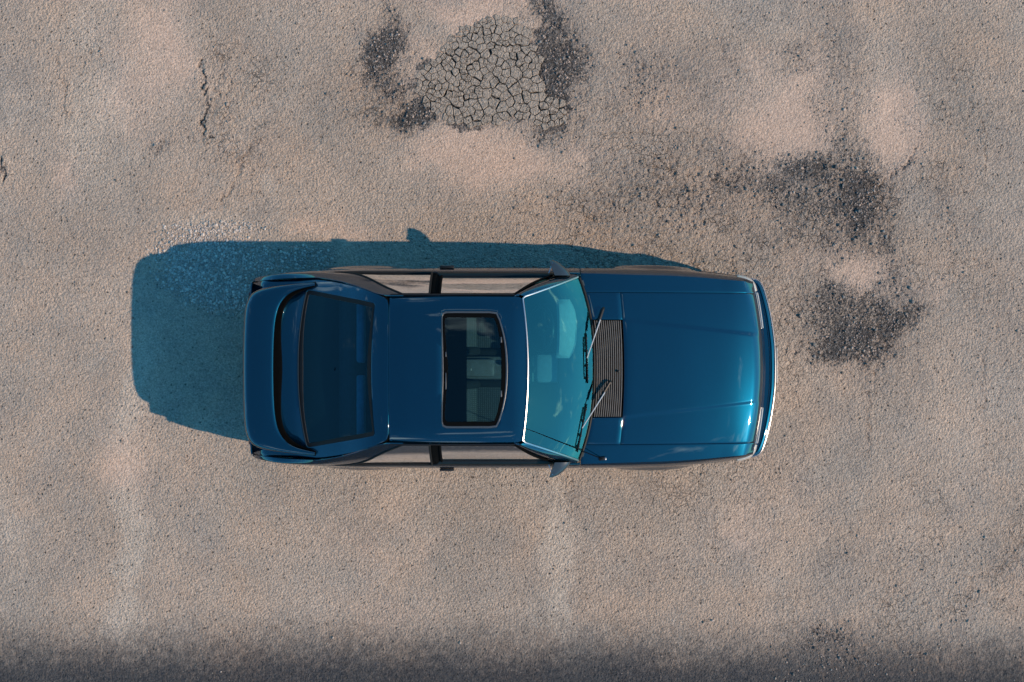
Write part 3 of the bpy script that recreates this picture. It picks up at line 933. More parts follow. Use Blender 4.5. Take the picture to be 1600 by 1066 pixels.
# front fenders with wheel arch
for s in (1, -1):
    q = np.concatenate([np.linspace(.565, 1.85, 60), np.linspace(1.868, 2.0, 12)])
    tv = np.linspace(0, 1, 9)
    V = .6245 + (Vs(q)[:, None] - .6245) * tv[None]
    T = top_pt(np.repeat(q[:, None], 9, 1), V)
    Xe = T[:, -1, 0]
    lo = np.maximum(arch_low(Xe), .52 * smooth(1.56, 1.60, Xe))
    t = np.linspace(0, 1, 19)[1:] ** 1.4
    ztop = T[:, -1, 2]
    Z = ztop[:, None] * (1 - t) + np.minimum(lo, ztop - .05)[:, None] * t
    Xg = np.repeat(Xe[:, None], 18, 1)
    dz = ztop[:, None] - Z
    vv = V[:, -1:] + Df(q)[:, None] * Sp(dz)
    for w in WX:
        rr = np.hypot(Xg - w, Z - WZ)
        vv = vv + 0.029 * (1 - smooth(AR - .01, AR + .10, rr)) * smooth(0, .12, dz)
    G = np.concatenate([T, np.stack([Xg, vv, Z], 2)], 1)
    G[..., 1] *= s
    MB().panel(G, .007, out=(1.2, 0, .4)).build("front_fender", P_, car)

# cowl: body-coloured ends, dark tray and slats in the middle
Xw = lambda v: .662 - .12 * (np.abs(v) / .741) ** 2.4
def cowl(v0, v1, n, x0=.012, q1=.865):
    v = np.linspace(v0, v1, n)
    t = np.linspace(0, 1, 8)
    a = Xw(v) + x0
    b = q1 + bow(q1, v)
    X = a[:, None] + (b - a)[:, None] * t
    z = np.array([top_z(np.clip(X[:, k] - bow(X[:, k], v), .5, 2), v) for k in range(8)]).T
    return np.stack([X, np.repeat(v[:, None], 8, 1), z], 2)
for s in (1, -1):
    MB().panel(cowl(s * .402, s * .617, 12), .006).build("cowl_panel", P_, car)
tray = cowl(-.40, .40, 30); tray[..., 2] -= .022
tr = MB().panel(tray, .006).build("cowl_grille", M["matte_black"], car)
v = np.linspace(-.392, .392, 25)
NS = 13
for k in range(NS):
    t = (k + .5) / NS
    a, b = .684 - .10 * (np.abs(v) / .741) ** 2.4, .858 + bow(.858, v)
    Xc = a + (b - a) * t
    zc = top_z(np.clip(Xc - .05, .5, 2), v)
    pr = []
    for ddx, ddz in ((-.0045, -.012), (-.0042, -.001), (.0, .0005), (.0042, -.004), (.0045, -.012)):
        pr.append(np.stack([Xc + ddx, v, zc + ddz], 1))
    mb = MB(); mb.grid(np.array(pr), flip=False)
    mb.build("slat", M["slat"], tr, sharp=40, fix=False)

# windshield: ruled between the roof edge and the cowl, slightly domed
def wind(a, w):
    a, w = np.broadcast_arrays(np.asarray(a, float), np.asarray(w, float))
    vt, vb = w * .566, w * .738
    xt, zt = .132 - .042 * w ** 2, 1.272 - .028 * w ** 2
    xb, zb = Xw(vb) - .002, .932 - .022 * w ** 2
    bul = .020 * np.sin(np.pi * a)
    return np.stack([xt + (xb - xt) * a + bul * .55, vt + (vb - vt) * a, zt + (zb - zt) * a + bul * .8], -1)
ws = MB().panel(wind(np.linspace(0, 1, 24)[:, None], np.linspace(-1, 1, 49)[None]), .005, roll=0).build("windshield", M["glass"], car)
# bright trim strip round the sides and top of the glass, rubber seal along the base
p = [wind(a, 1.012) for a in np.linspace(1, .03, 14)] + [wind(-.012, w) for w in np.linspace(.99, -.99, 29)] + [wind(a, -1.012) for a in np.linspace(.03, 1, 14)]
p = [tuple(np.array(x) + (0, 0, .004)) for x in p]
MB().tube(p, .0085, 8).build("bright_strip", M["chrome"], ws)
p = [tuple(wind(1.012, w) + (.004, 0, .0)) for w in np.linspace(-1, 1, 40)]
MB().tube(p, .011, 8).build("base_seal", M["rubber"], ws)
# dark band at the top of the glass inside is the mirror mount
mm = MB().box((.17, 0, 1.215), (.03, .05, .04), bevel=.008)
mm.box((.155, 0, 1.185), (.03, .21, .055), Matrix.Rotation(.2, 4, "Y"), .012)
mm.build("rear_view_mirror", M["black"], car)

# roof
ZR = pchip([-.99, -.8, -.5, -.25, 0, .13], [1.258, 1.282, 1.298, 1.30, 1.292, 1.274])
def roof_z(X, v):
    r = np.abs(v) / .585
    return ZR(X) - .024 * r ** 2 - .030 * r ** 9
fr = lambda v: .118 - .042 * (np.abs(v) / .566) ** 2
vv = np.linspace(-.585, .585, 41)
outer = [(fr(x) if abs(x) < .57 else fr(.57) - .03, x) for x in vv] + [(-.968, x) for x in vv[::-1]]
vi = np.linspace(-.40, .40, 15)
sun_poly = [(-.030 - .085 * (abs(x) / .46) ** 2.2, x) for x in vi]
sun_poly = sun_poly + [(-.118, .455), (-.17, .463), (-.30, .464), (-.45, .464), (-.525, .462), (-.549, .452), (-.556, .425)] + [(-.557, x) for x in np.linspace(.40, -.40, 9)] + \
    [(-.556, -.425), (-.549, -.452), (-.525, -.462), (-.45, -.464), (-.30, -.464), (-.17, -.463), (-.118, -.455)]
rc = (-.32, 0)
MB().panel(ring(outer, sun_poly, roof_z, rc, 22, 200, .7), .010, cu=True).build("roof_panel", P_, car)
def shrink(poly, c, d):
    p = np.asarray(poly, float) - c
    L = np.linalg.norm(p, axis=1, keepdims=True)
    return c + p * (1 - d / L)
# sunroof: bright rim, black frame, smoked pane
sr = MB().panel(ring(shrink(sun_poly, rc, .006), shrink(sun_poly, rc, .016), roof_z, rc, 4, 160, doff=.001), .012, cu=True).build("sunroof", M["grey_metal"], car)
MB().panel(ring(shrink(sun_poly, rc, .018), shrink(sun_poly, rc, .052), roof_z, rc, 5, 160, doff=-.004), .006, cu=True).build("frame", M["matte_black"], sr)
an = shrink(sun_poly, rc, .045)
g = ring(an, shrink(sun_poly, rc, .30) * 0 + np.array(rc) + (np.array(an) - rc) * .02, roof_z, rc, 12, 120, doff=-.008)
MB().panel(g, .004, cu=True, roll=0).build("pane", M["roof_glass"], sr)
for x, y, a, b in ((-.085, .235, .012, .045), (-.085, -.19, .012, .05), (-.52, .12, .008, .04), (-.52, -.09, .008, .13)):
    MB().box((x, y, float(roof_z(x, y)) - .002), (a, b, .008), bevel=.003).build("latch", M["grey_metal"], sr)
# headliner below the roof with the same opening, with a half-drawn sliding shade
MB().panel(ring(shrink(outer, rc, .03), shrink(sun_poly, rc, .035), roof_z, rc, 8, 140, doff=-.045), .008, cu=True).build("headliner", M["liner"], car)
X, Vv = np.meshgrid(np.linspace(-.56, -.36, 5), np.linspace(-.45, .45, 7), indexing="ij")
MB().panel(np.stack([X, Vv, roof_z(X, Vv) - .035], 2), .006).build("sliding_shade", M["matte_black"], car)

# hatch with the rear window
ZH = pchip([-2.16, -2.0, -1.88, -1.78, -1.7, -1.4, -1.10, -1.02, -.96], [.86, .885, .905, .925, .955, 1.090, 1.228, 1.250, 1.258])
def hatch_z(X, v):
    return ZH(X) - .024 * (np.abs(v) / .585) ** 2 - .02 * (np.abs(v) / .7) ** 6 - .10 * (1 - smooth(-2.17, -2.03, X)) * smooth(.52, .71, np.abs(v))
half = [(-.976, 0), (-.976, .25), (-.977, .45), (-.980, .515), (-.990, .548), (-1.012, .568), (-1.06, .588), (-1.15, .622), (-1.28, .668), (-1.42, .703), (-1.6, .730), (-1.8, .731), (-2.0, .722), (-2.09, .715), (-2.147, .706)]
hatch_poly = [(x, y) for x, y in half] + [(-2.155, .55), (-2.158, .35), (-2.16, 0), (-2.158, -.35), (-2.155, -.55)] + [(x, -y) for x, y in half[::-1][:-1]]
hh = np.linspace(-1, 1, 25)
win_poly = [(-1.112 + .026 * x ** 2, .512 * x) for x in hh]
win_poly += [(-1.095, .528), (-1.2, .552), (-1.4, .592), (-1.6, .632), (-1.655, .640)] + [(-1.735 + .068 * abs(x) ** 2.2, .632 * x) for x in hh[::-1]] + [(-1.655, -.640), (-1.6, -.632), (-1.4, -.592), (-1.2, -.552), (-1.095, -.528)]
hc = (-1.42, 0)
hatch = MB().panel(ring(hatch_poly, win_poly, hatch_z, hc, 16, 220), .012, cu=True).build("hatch", P_, car)
MB().panel(ring(shrink(win_poly, hc, .004), shrink(win_poly, hc, .036), hatch_z, hc, 5, 200, doff=-.003), .006, cu=True).build("window_seal", M["rubber"], hatch)
w2 = shrink(win_poly, hc, .030)
g = ring(w2, np.array(hc) + (np.array(w2) - hc) * .02, hatch_z, hc, 16, 160, doff=-.006)
MB().panel(g, .004, cu=True, roll=0).build("rear_window", M["rear_glass"], hatch)
p = [(-1.738 + .068 * abs(x) ** 2.2, .625 * x, float(hatch_z(np.array(-1.735 + .068 * abs(x) ** 2.2), .625 * x)) + .003) for x in np.linspace(-1, 1, 31)]
MB().tube(p, .007, 8).build("window_strip", M["gloss_black"], hatch)
# spoiler: a U-shaped lip round the tail with a black gasket in front of it
so = [(-2.190, 0), (-2.188, .2), (-2.182, .38), (-2.17, .50), (-2.145, .575), (-2.115, .615), (-2.06, .645), (-1.95, .668), (-1.80, .686), (-1.68, .697), (-1.60, .703)]
si = [(-1.932, 0), (-1.930, .15), (-1.924, .30), (-1.910, .42), (-1.888, .50), (-1.850, .565), (-1.815, .600), (-1.760, .632), (-1.70, .652), (-1.645, .665), (-1.595, .676)]
def resample(pts, n):
    pts = np.array(pts, float)
    d = np.concatenate([[0], np.cumsum(np.linalg.norm(np.diff(pts, axis=0), axis=1))])
    u = np.linspace(0, d[-1], n)
    fx, fy = pchip(d, pts[:, 0]), pchip(d, pts[:, 1])
    return np.stack([fx(u), fy(u)], 1)
NO = 40
so, si = resample(so, NO), resample(si, NO)
so = np.concatenate([(so * [1, -1])[::-1][:-1], so]); si = np.concatenate([(si * [1, -1])[::-1][:-1], si])
u = np.abs(np.linspace(-1, 1, len(so)))
lift = .985 - .010 * u ** 2 - .0 * u
sec = [(.02, -.035), (.0, -.012), (.003, -.003), (.02, .0015), (.10, .003), (.35, .002), (.65, -.006), (.82, -.013), (.92, -.024), (.975, -.040), (1.0, -.065), (.99, -.11), (.93, -.15)]
tip = 1 - smooth(.93, 1.0, u) * .55
rows = []
for f, dz in sec:
    xy = si + (so - si) * f
    z = lift + dz * (1 - .55 * smooth(.55, .95, u))
    z = np.maximum(z, hatch_z(xy[:, 0], xy[:, 1]) + (.004 if dz < -.005 else .012) * 1.0) if f < .9 else z
    rows.append(np.stack([xy[:, 0], xy[:, 1], z], 1))
G = np.stack(rows, 1)
mb = MB(); mb.grid(G)
for e in (G[0], G[-1]):
    mb.add(e, [tuple(range(len(e)))])
under = np.stack([rows[-1], rows[0]], 1); mb.grid(under)
mb.build("spoiler", P_, hatch, sharp=50, fix=True)
wdt = .054 * (1 - u ** 1.5) + .002
dirv = np.array([-1.50, 0]) - si; dirv /= np.linalg.norm(dirv, axis=1, keepdims=True)
gi = si + dirv * wdt[:, None]
go = si - dirv * .03
xy = np.stack([go, si, (si + gi) / 2, gi], 1)
MB().panel(np.dstack([xy, hatch_z(xy[..., 0], xy[..., 1]) + .006]), .008).build("spoiler_gasket", M["matte_black"], hatch)

# glasshouse sides
Uv = pchip([-2.1, -1.8, -1.6, -1.42, -1.28, -1.15, -1.06, -.97, .2], [.720, .738, .741, .714, .679, .633, .600, .590, .590])
Uz = pchip([-2.16, -2.06, -1.93, -1.8, -1.6, -1.42, -1.28, -1.15, -1.06, -.97, -.6, -.2, .05], [.70, .805, .868, .905, .965, 1.048, 1.112, 1.170, 1.205, 1.235, 1.247, 1.250, 1.242])
Lv = lambda X: np.where(np.asarray(X) < -.6, Vs(X) - .004, .757)
Lz = lambda X: np.where(np.asarray(X) < -.6, ZS(X) + .010, .918)
def G_(X, t, dep=0.0):
    X, t = np.broadcast_arrays(np.asarray(X, float), np.asarray(t, float))
    v = Uv(X) + (Lv(X) - Uv(X)) * t + .020 * np.sin(np.pi * t) - dep
    z = Uz(X) + (Lz(X) - Uz(X)) * t - dep * .35
    return np.stack([X, v, z], -1)
def ruled(xa0, xa1, xb0, xb1, na, t0=0, t1=1, nb=10, dep=0.0):
    """xa*: back edge X at t0 / t1; xb*: front edge"""
    t = np.linspace(t0, t1, nb); f = (t - t0) / (t1 - t0)
    A = xa0 + (xa1 - xa0) * f; B = xb0 + (xb1 - xb0) * f
    a = np.linspace(0, 1, na)
    X = A[None] + (B - A)[None] * a[:, None]
    return G_(X, np.repeat(t[None], na, 0), dep)
def mir(P, s): return P * np.array([1, s, 1])

def door_side(s):
    d = side_grid(-.644, .553, s, 50, 18)
    o = MB().panel(d, .007, out=CIN).build("door", P_, car)
    # pressed-in side trim strip
    z = .50
    xs = np.linspace(-.63, .54, 20)
    MB().tube([(x, s * (float(side_v(x, z)) + .002), z) for x in xs], .012, 8, flat=1.6).build("side_moulding", M["black"], o)
    # window
    MB().panel(mir(ruled(-.565, -.565, .015, .335, 24, .03, .985, 10, .006), s), .004, out=CIN, roll=0).build("window", M["side_glass"], o)
    # black belt strip between glass and painted shoulder
    xs = np.linspace(-.64, .40, 40)
    a = G_(xs, .975); b = np.stack([xs, Vs(xs) + .002, ZS(xs) + .004], 1)
    mid = (a + b) / 2 + (0, .004, .004)
    MB().panel(mir(np.stack([a, mid, b], 1), s), .010, out=CIN).build("belt_trim", M["black"], o)
    # upper window frame, back to front and down the A pillar
    fr_ = [G_(-.572, t) for t in np.linspace(.96, .03, 8)] + [G_(x, .015) for x in np.linspace(-.56, 0, 12)] + [G_(.015 + (.335 - .015) * t, t) for t in np.linspace(.03, .97, 10)]
    MB().tube([tuple(mir(np.array(x), s)) for x in fr_], .010, 8).build("window_frame", M["matte_black"], o)
    # handle
    h = MB().box((-.535, s * (float(side_v(-.535, .80)) + .012), .80), (.12, .022, .030), bevel=.008)
    h.build("handle", M["black"], o)
    # mirror: swept fin
    mb = MB()
    rows = []
    for f in np.linspace(0, 1, 9):
        v = .755 + .125 * f
        x1 = .475 - .125 * f ** 1.5      # leading edge sweeps back
        x0 = .345 - .045 * f
        x1 = max(x1, x0 + .035)
        zc = .965 - .005 * f
        hz = .048 * (1 - .38 * f ** 2)
        if f > .95: x1 = x0 + .03; hz *= .7
        sec = []
        for a in np.linspace(-math.pi / 2, math.pi / 2, 11):
            sec.append((x0 + (x1 - x0) * math.cos(a) ** .8 if abs(a) < 1.57 else x0, s * v, zc + hz * math.sin(a)))
        rows.append(sec)
    Gm = np.array(rows)
    mb.grid(Gm)
    mb.add(Gm[-1], [tuple(range(11))]); mb.add(Gm[0], [tuple(range(11))])
    mb.grid(np.stack([Gm[:, -1], Gm[:, 0]], 1))
    # sail base
    mo = mb.build("mirror", M["mirror_shell"], o, sharp=50, fix=True)
    MB().box((.3115, s * .815, .962), (.004, .09, .07), Matrix.Rotation(s * -.35, 4, "Z"), .001).build("mirror_glass", M["mirror"], mo)
    tri = np.array([[G_(.34, .97), G_(.27, .78), G_(.40, .95)], [G_(.41, .99), G_(.33, .86), G_(.44, .99)]])
    MB().panel(mir(np.array([[G_(.30, .80) , G_(.345, .985)], [G_(.335, .86), G_(.44, 1.0)]]), s), .008, out=CIN).build("mirror_sail", M["black"], mo)
    return o
M["mirror_shell"] = principled("dark_grey_blue_mirror_shell", (.028, .040, .050), .30, .1, coat=.6, var=.08)
for s in (1, -1):
    door_side(s)
    # A pillar between windshield and door glass
    t = np.linspace(0, 1, 16)
    a = np.array([wind(x, 1.03) for x in t])
    b = G_(.022 + (.42 - .022) * t, np.clip(t, 0, .99))
    mid = (a + b) / 2 + np.array([.004, .008, .010])
    Pp = np.stack([a, (a + mid) / 2 + (0, .002, .003), mid, (mid + b) / 2 + (0, .003, .003), b], 1)
    MB().panel(mir(Pp, s), .010, out=CIN).build("pillar", P_, car)
    # gutter along the roof edge
    gp = [(x, s * (.592), float(Uz(x)) + .006) for x in np.linspace(-.96, .02, 24)]
    MB().tube(gp, .006, 6).build("roof_gutter", M["black"], car)
    # quarter panel: C pillar and flank in one sheet
    mb = MB()
    mb.panel(mir(ruled(-2.135, -2.145, -.865, -1.455, 40, 0, 1, 12), s), .008, out=CIN)
    mb.panel(side_grid(-2.150, -.651, s, 70, 18), .007, out=CIN)
    # corner closing the tail between hatch, flank and tail panel
    zz = np.linspace(.72, .56, 7)
    e1 = np.stack([np.full(7, -2.148), side_v(np.full(7, -2.148), np.minimum(zz, .66)), np.minimum(zz, .70)], 1)
    e2 = np.stack([np.full(7, -2.160), np.full(7, .655), zz], 1)
    mb.panel(mir(np.stack([e1, (e1 + e2) / 2 + (-.008, .010, 0), e2], 1), s), .008, out=(-1.8, 0, .5))
    qp = mb.build("quarter_panel", P_, car)
    qw = MB().panel(mir(ruled(-.865, -1.440, -.655, -.655, 24, .035, .985, 10, .006), s), .004, out=CIN, roll=0).build("quarter_window", M["side_glass"], car)
    pts = [G_(-.865 - .577 * t, .02 + .965 * t) for t in np.linspace(0, 1, 14)] + [G_(x, .990) for x in np.linspace(-1.42, -.66, 14)] + [G_(-.652, t) for t in np.linspace(.97, .03, 8)] + [G_(x, .02) for x in np.linspace(-.66, -.85, 5)]
    MB().tube([tuple(mir(np.array(x), s)) for x in pts], .009, 8, closed=True).build("window_frame", M["rubber"], qw)
    MB().panel(mir(ruled(-.643, -.643, -.580, -.580, 5, .01, .99, 10), s), .008, out=CIN).build("pillar", M["matte_black"], car)
    # little fuel-flap style notch of the bumper end and the rear lamp
    MB().box((-2.166, s * .52, .69), (.025, .22, .11), bevel=.008).build("tail_light", M["red_lens"], car)

# front face ---------------------------------------------------------------
F0 = lambda v: 2.0 + .09 * (1 - (np.abs(v) / .75) ** 2)
def face_strip(v0, v1, sec, n):
    v = np.linspace(v0, v1, n)
    G = np.array([[(F0(y) + dx, y, z) for dx, z in sec] for y in v])
    return G
for s in (1, -1):
    hl = MB().panel(face_strip(s * .335, s * .628, [(-.006, .655), (.012, .650), (.026, .632), (.036, .60), (.042, .55), (.042, .525)], 14), .01, out=(1.5, 0, .5)).build("headlight", M["lens"], car)
    MB().tube([(F0(y) + .012, y, .662) for y in np.linspace(s * .33, s * .63, 10)], .0045, 6).build("rim", M["chrome"], hl)
    # turn lamp wrapping the corner
    path = [(F0(.640), .640), (F0(.68) - .002, .683), (1.995, .712), (1.965, .735), (1.92, .748), (1.88, .754)]
    pth = resample(path, 14)
    nn = np.gradient(pth, axis=0); nn = np.stack([nn[:, 1], -nn[:, 0]], 1); nn /= np.linalg.norm(nn, axis=1, keepdims=True)
    G = []
    for (x, y), (a, b) in zip(pth, nn):
        G.append([(x + a * d, s * (y + b * d), z) for d, z in [(-.004, .658), (.010, .652), (.022, .636), (.032, .60), (.036, .53)]])
    MB().panel(np.array(G), .01, out=(1.5, 0, .5)).build("turn_signal", M["amber"], car)
gr = MB().panel(face_strip(-.328, .328, [(-.03, .655), (-.012, .65), (.0, .63), (.004, .52)], 20), .008, out=(1.5, 0, .5)).build("grille", P_, car)
for k, (dx, z) in enumerate(((.006, .652), (.018, .628), (.024, .600), (.026, .572), (.026, .544))):
    MB().tube([(F0(y) + dx, y, z) for y in np.linspace(-.326, .326, 16)], .0075, 6).build("grille_bar", P_ if k < 2 else M["black"], gr)
for s in (1, -1):
    MB().panel(np.array([[(F0(y) + dx, s * y, z) for dx, z in ((-.004, .657), (.014, .650), (.026, .63), (.030, .53))] for y in np.linspace(.331, .336, 3)]), .006, out=(1.5, 0, .5)).build("lamp_surround", M["chrome"], car)
# bumpers
def plan_path(front):
    if front:
        h = [(2.232, 0), (2.229, .15), (2.214, .30), (2.192, .44), (2.165, .56), (2.135, .66), (2.112, .712), (2.085, .742), (2.02, .762), (1.9, .782), (1.75, .803), (1.60, .820)]
    else:
        h = [(-2.188, 0), (-2.186, .3), (-2.18, .52), (-2.165, .64), (-2.14, .70), (-2.10, .738), (-2.02, .766), (-1.9, .789), (-1.75, .806), (-1.66, .812)]
    h = resample(h, 36)
    return np.concatenate([(h * [1, -1])[::-1][:-1], h])
def bumper(front, sec, name):
    p = plan_path(front)
    t = np.gradient(p, axis=0)
    n = np.stack([t[:, 1], -t[:, 0]], 1) * (1 if front else -1)
    n /= np.linalg.norm(n, axis=1, keepdims=True)
    G = np.array([[(x - a * d, y - b * d, z) for d, z in sec] for (x, y), (a, b) in zip(p, n)])
    mb = MB(); mb.grid(G)
    for e in (G[0], G[-1]): mb.add(e, [tuple(range(len(e)))])
    mb.grid(np.stack([G[:, -1], G[:, 0]], 1))
    return mb.build(name, P_, car, sharp=45, fix=True), G
fb, FG = bumper(True, [(.115, .500), (.105, .512), (.060, .510), (.052, .500), (.044, .500), (.036, .511), (.022, .508), (.008, .497), (.0, .476), (.0, .40), (.008, .33), (.03, .27), (.09, .235)], "front_bumper")
MB().tube([tuple(x) for x in FG[9:-9, 7] + np.array([0.002, 0, .002])], .0042, 8).build("bright_strip", M["chrome"], fb)  # added strip standing in for the bright reflection along the bumper edge
MB().box((2.243, .02, .42), (.010, .30, .10), bevel=.002).build("license_plate", M["plate"], fb)
MB().box((2.238, .02, .42), (.008, .325, .12), bevel=.002).build("plate_holder", M["black"], fb)
rb, RG = bumper(False, [(.09, .56), (.05, .575), (.015, .57), (.0, .55), (.0, .42), (.01, .34), (.05, .27), (.1, .25)], "rear_bumper")
# tail panel under the hatch edge
v = np.linspace(-.70, .70, 30)
Xr = lambda y: -2.158 + .02 * (y / .7) ** 4
G = np.array([[(Xr(y) + dx, y, z) for dx, z in ((.0, .855), (-.012, .80), (-.012, .70), (.0, .56))] for y in v])
MB().panel(G, .008, out=(-1.5, 0, .6)).build("tail_panel", P_, car)

# underbody shell: dark, closes the shut lines
X = np.linspace(-2.08, 1.95, 60)
rows = []
for x in X:
    vs = float(Vs(x)); zs = float(ZS(x))
    zt = (float(top_z(max(x - .06, .5), 0.0)) if x > .68 else None)
    rows.append([(x, -vs + .05, .22), (x, -vs + .02, zs - .10), (x, -vs + .04, zs - .045)])
for s in (1, -1):
    G = np.array([[(x, s * (float(Vs(x)) - .035), float(ZS(x)) - .03), (x, s * (float(Vs(x)) - .02), float(ZS(x)) - .12), (x, s * (float(Vs(x)) - .03), max(.24, float(arch_low(x)) + .01))] for x in X])
    MB().panel(G, .004, out=CIN, roll=0).build("inner_panel", M["matte_black"], car)
mb = MB()
q = np.linspace(.60, 1.93, 30); v = np.linspace(-.74, .74, 40)
G = top_pt(q[:, None], v[None]); G[..., 2] -= .030
G[..., 1] = np.clip(G[..., 1], -(Vs(q) - .02)[:, None], (Vs(q) - .02)[:, None])
mb.panel(G, .004, roll=0)
mb.box((0, 0, .23), (4.1, 1.48, .04))
mb.build("underbody", M["matte_black"], car)
# inner frame below the hatch seam and roof seam
mb = MB()
hp = [np.array(p) for p in hatch_poly]
loop = [(p[0] * 1.0, p[1] * 1.0, float(hatch_z(p[0], p[1])) - .022) for p in hp]
mb.tube(loop, .018, 6, closed=True)
mb.build("hatch_gutter", M["matte_black"], car)

# wheels
def wheel_parts(root):
    prof = [(.19, -.085), (.262, -.095), (.283, -.085), (.29, -.06), (.291, 0), (.29, .06), (.283, .085), (.262, .095), (.19, .085)]
    MB().lathe(prof, 40).build("tyre", M["tyre"], root, fix=True)
    mb = MB().lathe([(.0, .045), (.05, .055), (.06, .04), (.17, .055), (.185, .085), (.192, .085), (.19, -.08), (.0, -.08)], 32)
    for k in range(8):
        a = 2 * math.pi * k / 8
        mb.box((.11 * math.cos(a), .056, .11 * math.sin(a)), (.13, .02, .035), Matrix.Rotation(-a, 4, "Y"), .006)
    mb.build("rim", M["rim"], root, fix=True)
w0 = empty("wheel", (WX[0], .715, WZ), car)
wheel_parts(w0)
for x, s in ((WX[1], 1), (WX[0], -1), (WX[1], -1)):
    w = w0.copy(); COL.objects.link(w); w.parent = car
    w.location = (x, s * .715, WZ)
    w.rotation_euler = (0, .4, 0 if s > 0 else math.pi)
    for ch in list(w0.children):
        cc = ch.copy(); COL.objects.link(cc); cc.parent = w

# wipers
def wiper(pv, knee, tip0, tip1):
    root = empty("wiper", (0, 0, 0), car)
    zt = lambda x, y: float(top_z(max(x - .04, .5), y))
    p0 = Vector((pv[0], pv[1], zt(*pv) + .035)); k_ = Vector((knee[0], knee[1], .985))
    def onglass(x, y):
        # height of the glass at plan position, plus clearance
        w = y / .72; best = None
        for a in np.linspace(.6, 1.05, 60):
            g = wind(a, y / (.566 + (.738 - .566) * a))
            if best is None or abs(g[0] - x) < best[0]: best = (abs(g[0] - x), g[2])
        return best[1]
    a0 = Vector((tip0[0], tip0[1], onglass(*tip0) + .022)); a1 = Vector((tip1[0], tip1[1], onglass(*tip1) + .022))
    am = (a0 + a1) / 2
    MB().tube([p0 + Vector((.012, .02, -.015)), p0 + Vector((.004, .008, 0)), p0 * .75 + am * .25 + Vector((0, 0, .012)), p0 * .60 + am * .40 + Vector((0, 0, .012))], [.011, .013, .013, .009], 8, flat=.7).build("arm_cover", M["black"], root)
    MB().tube([p0 * .8 + am * .2 + Vector((.006, 0, .022)), p0 * .4 + am * .6 + Vector((.003, 0, .022)), am + Vector((0, 0, .014))], [.005, .0045, .004], 6).build("arm", M["silver"], root)
    pts = [a0.lerp(a1, t) for t in np.linspace(0, 1, 12)]
    MB().tube([p + Vector((0, 0, -.010)) for p in pts], .006, 6).build("blade", M["matte_black"], root)
    bow_ = [a0.lerp(a1, t) + Vector((0, 0, .004 + .008 * math.sin(math.pi * t))) for t in np.linspace(.08, .92, 9)]
    mb = MB().tube(bow_, .0055, 6)
    for t in (.1, .35, .65, .9):
        p = a0.lerp(a1, t); mb.box(p + Vector((0, 0, 0)), (.016, .022, .016), bevel=.003)
    mb.build("bracket", M["black"], root)
wiper((.735, .475), (.65, .30), (.600, .29), (.612, -.115))
wiper((.790, -.118), (.68, -.30), (.605, -.285), (.530, -.675))
# washer jet
MB().box((.865, -.02, float(top_z(.80, 0)) + .012), (.02, .018, .012), bevel=.004).build("washer_jet", M["black"], car)
# antenna
ant = MB().box((.735, -.735, float(top_z(.72, .735)) + .010), (.055, .030, .022), Matrix.Rotation(.1, 4, "Z"), .008).build("antenna", M["black"], car)
MB().box((.762, -.735, float(top_z(.74, .735)) + .012), (.012, .026, .02), bevel=.004).build("cap", M["chrome"], ant)
MB().tube([(.735, -.735, .90), (.43, -.60, 1.13), (.12, -.462, 1.36)], [.004, .003, .002], 6).build("mast", M["matte_black"], ant)

# interior ------------------------------------------------------------------
MB().box((-.25, 0, .27), (2.4, 1.42, .03), bevel=.005).build("floor_carpet", M["carpet"], car)
MB().box((-1.55, 0, .50), (.9, 1.36, .03), bevel=.005).build("luggage_floor", M["carpet"], car)
for s in (1, -1):
    MB().box((-.10, s * .715, .60), (1.25, .03, .55), bevel=.012).build("door_card", M["dash"], car)
    MB().box((-1.35, s * .70, .62), (1.1, .04, .45), bevel=.012).build("side_trim", M["carpet"], car)
# dashboard: swept section
sec = [(.675, .895), (.62, .895), (.52, .885), (.43, .872), (.39, .85), (.375, .80), (.40, .70), (.46, .56), (.66, .5)]
v = np.linspace(-.72, .72, 25)
G = np.array([[(x - .10 * (abs(y) / .74) ** 2.4 * smooth(.45, .66, x), y, z) for x, z in sec] for y in v])
mb = MB(); mb.grid(G)
for e in (G[0], G[-1]): mb.add(e, [tuple(range(len(e)))])
db = mb.build("dashboard", M["dash"], car, sharp=40, fix=True)
# instrument binnacle in front of the driver, painted pale as if sunlit
v = np.linspace(.085, .565, 21)
G = []
for y in v:
    t = (y - .325) / .24
    k = max(0, 1 - abs(t) ** 3.5)
    e = .06 * (abs(t) ** 3)
    G.append([(.53 - e, y, .88), (.515 - e, y, .905 + .03 * k), (.46, y, .915 + .055 * k), (.385 - .15 * e, y, .92 + .06 * k), (.365 - .15 * e, y, .905 + .055 * k), (.375 - .15 * e, y, .86)])
G = np.array(G)
mb = MB(); mb.grid(G)
for e in (G[0], G[-1]): mb.add(e, [tuple(range(len(e)))])
mb.build("instrument_binnacle", M["binnacle"], db, sharp=40, fix=True)
# steering wheel
st = empty("steering_wheel", (0, 0, 0), car)
ax = Vector((-.86, 0, .51)).normalized()
cen = Vector((.235, .325, .88))
sx = Vector((0, 1, 0)); sy = ax.cross(sx)
loop = [cen + (sx * math.cos(a) + sy * math.sin(a)) * .183 for a in np.linspace(0, 2 * math.pi, 40, endpoint=False)]
MB().tube(loop, .014, 8, closed=True).build("rim", M["black"], st)
mb = MB()
for a in (-.35, math.pi + .35, -math.pi / 2):
    e = cen + (sx * math.cos(a) + sy * math.sin(a)) * .178
    mb.tube([cen - ax * .02, e], [.022, .012], 8, flat=.5)
mb.tube([cen + ax * .008, cen - ax * .03], .055, 16)
mb.build("spokes", M["black"], st)
MB().tube([cen - ax * .03, cen - ax * .25], .03, 10).build("column", M["black"], st)
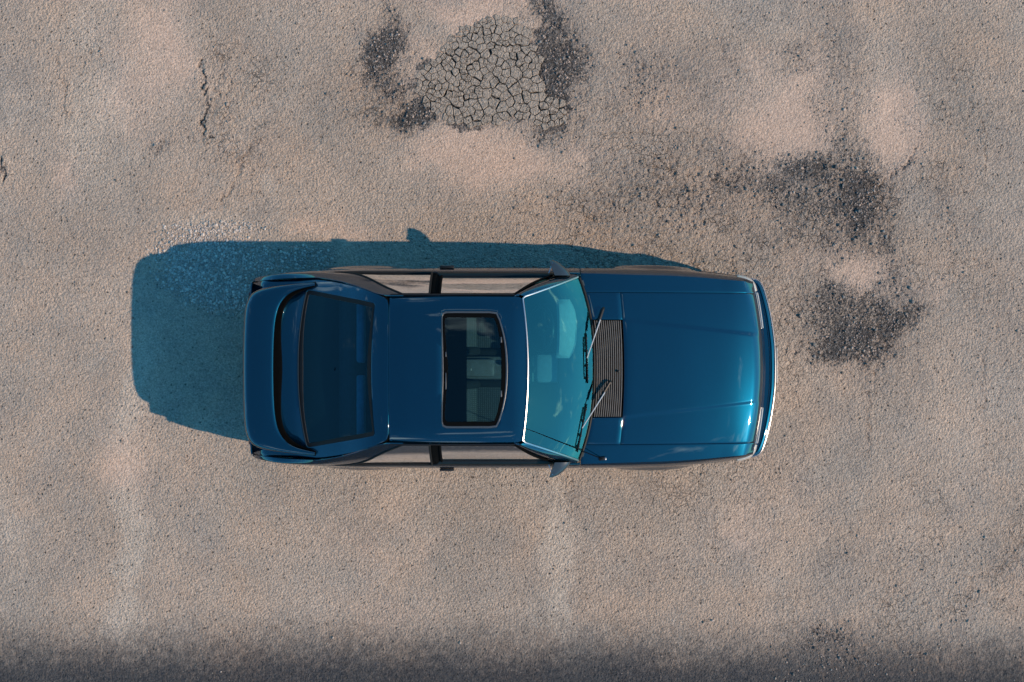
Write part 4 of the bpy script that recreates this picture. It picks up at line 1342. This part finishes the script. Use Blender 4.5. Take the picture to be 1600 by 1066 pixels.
# seats
def seat(y):
    root = empty("seat", (0, 0, 0), car)
    c_ = MB().box((-.12, y, .42), (.50, .50, .13), Matrix.Rotation(-.12, 4, "Y"), .045, 4).build("cushion", M["cloth"], root)
    for s in (1, -1):
        MB().box((-.12, y + s * .215, .455), (.46, .07, .13), Matrix.Rotation(-.12, 4, "Y"), .03, 3).build("bolster", M["liner"], c_)
    b_ = MB().box((-.45, y, .73), (.13, .48, .58), Matrix.Rotation(-.38, 4, "Y"), .045, 4).build("backrest", M["cloth"], root)
    for s in (1, -1):
        MB().box((-.42, y + s * .205, .71), (.16, .07, .48), Matrix.Rotation(-.38, 4, "Y"), .03, 3).build("bolster", M["liner"], b_)
    MB().box((-.575, y, 1.07), (.09, .26, .17), Matrix.Rotation(-.30, 4, "Y"), .03, 4).build("headrest", M["console"], root)
for y in (.345, -.345): seat(y)
rs_ = empty("rear_bench", (0, 0, 0), car)
MB().box((-.98, 0, .43), (.46, 1.22, .15), Matrix.Rotation(-.12, 4, "Y"), .05, 4).build("cushion", M["liner"], rs_)
MB().box((-1.27, 0, .70), (.14, 1.20, .50), Matrix.Rotation(-.36, 4, "Y"), .045, 4).build("backrest", M["liner"], rs_)
# console
mb = MB().box((.02, 0, .42), (.85, .20, .26), bevel=.03).box((.30, 0, .62), (.20, .24, .36), bevel=.03)
cs = mb.build("centre_console", M["console"], car)
mb = MB().tube([(.08, 0, .54), (.06, 0, .66)], [.012, .010], 8).box((.058, 0, .675), (.045, .04, .05), bevel=.015)
mb.build("gear_lever", M["black"], cs)
MB().box((-.30, 0, .56), (.30, .15, .06), bevel=.02).build("armrest", M["console"], cs)
# parcel shelf under the rear glass
ps = MB().box((-1.52, 0, .865), (.46, 1.22, .02), bevel=.006).build("parcel_shelf", M["carpet"], car)
MB().box((-1.34, 0, .905), (.05, 1.16, .05), bevel=.014).build("shelf_edge", M["blue_cloth"], ps)
for y in (.30, -.30):
    MB().box((-1.22, y, .985), (.07, .50, .06), Matrix.Rotation(-.3, 4, "Y"), .02, 3).build("rear_headrest", M["blue_cloth"], rs_)
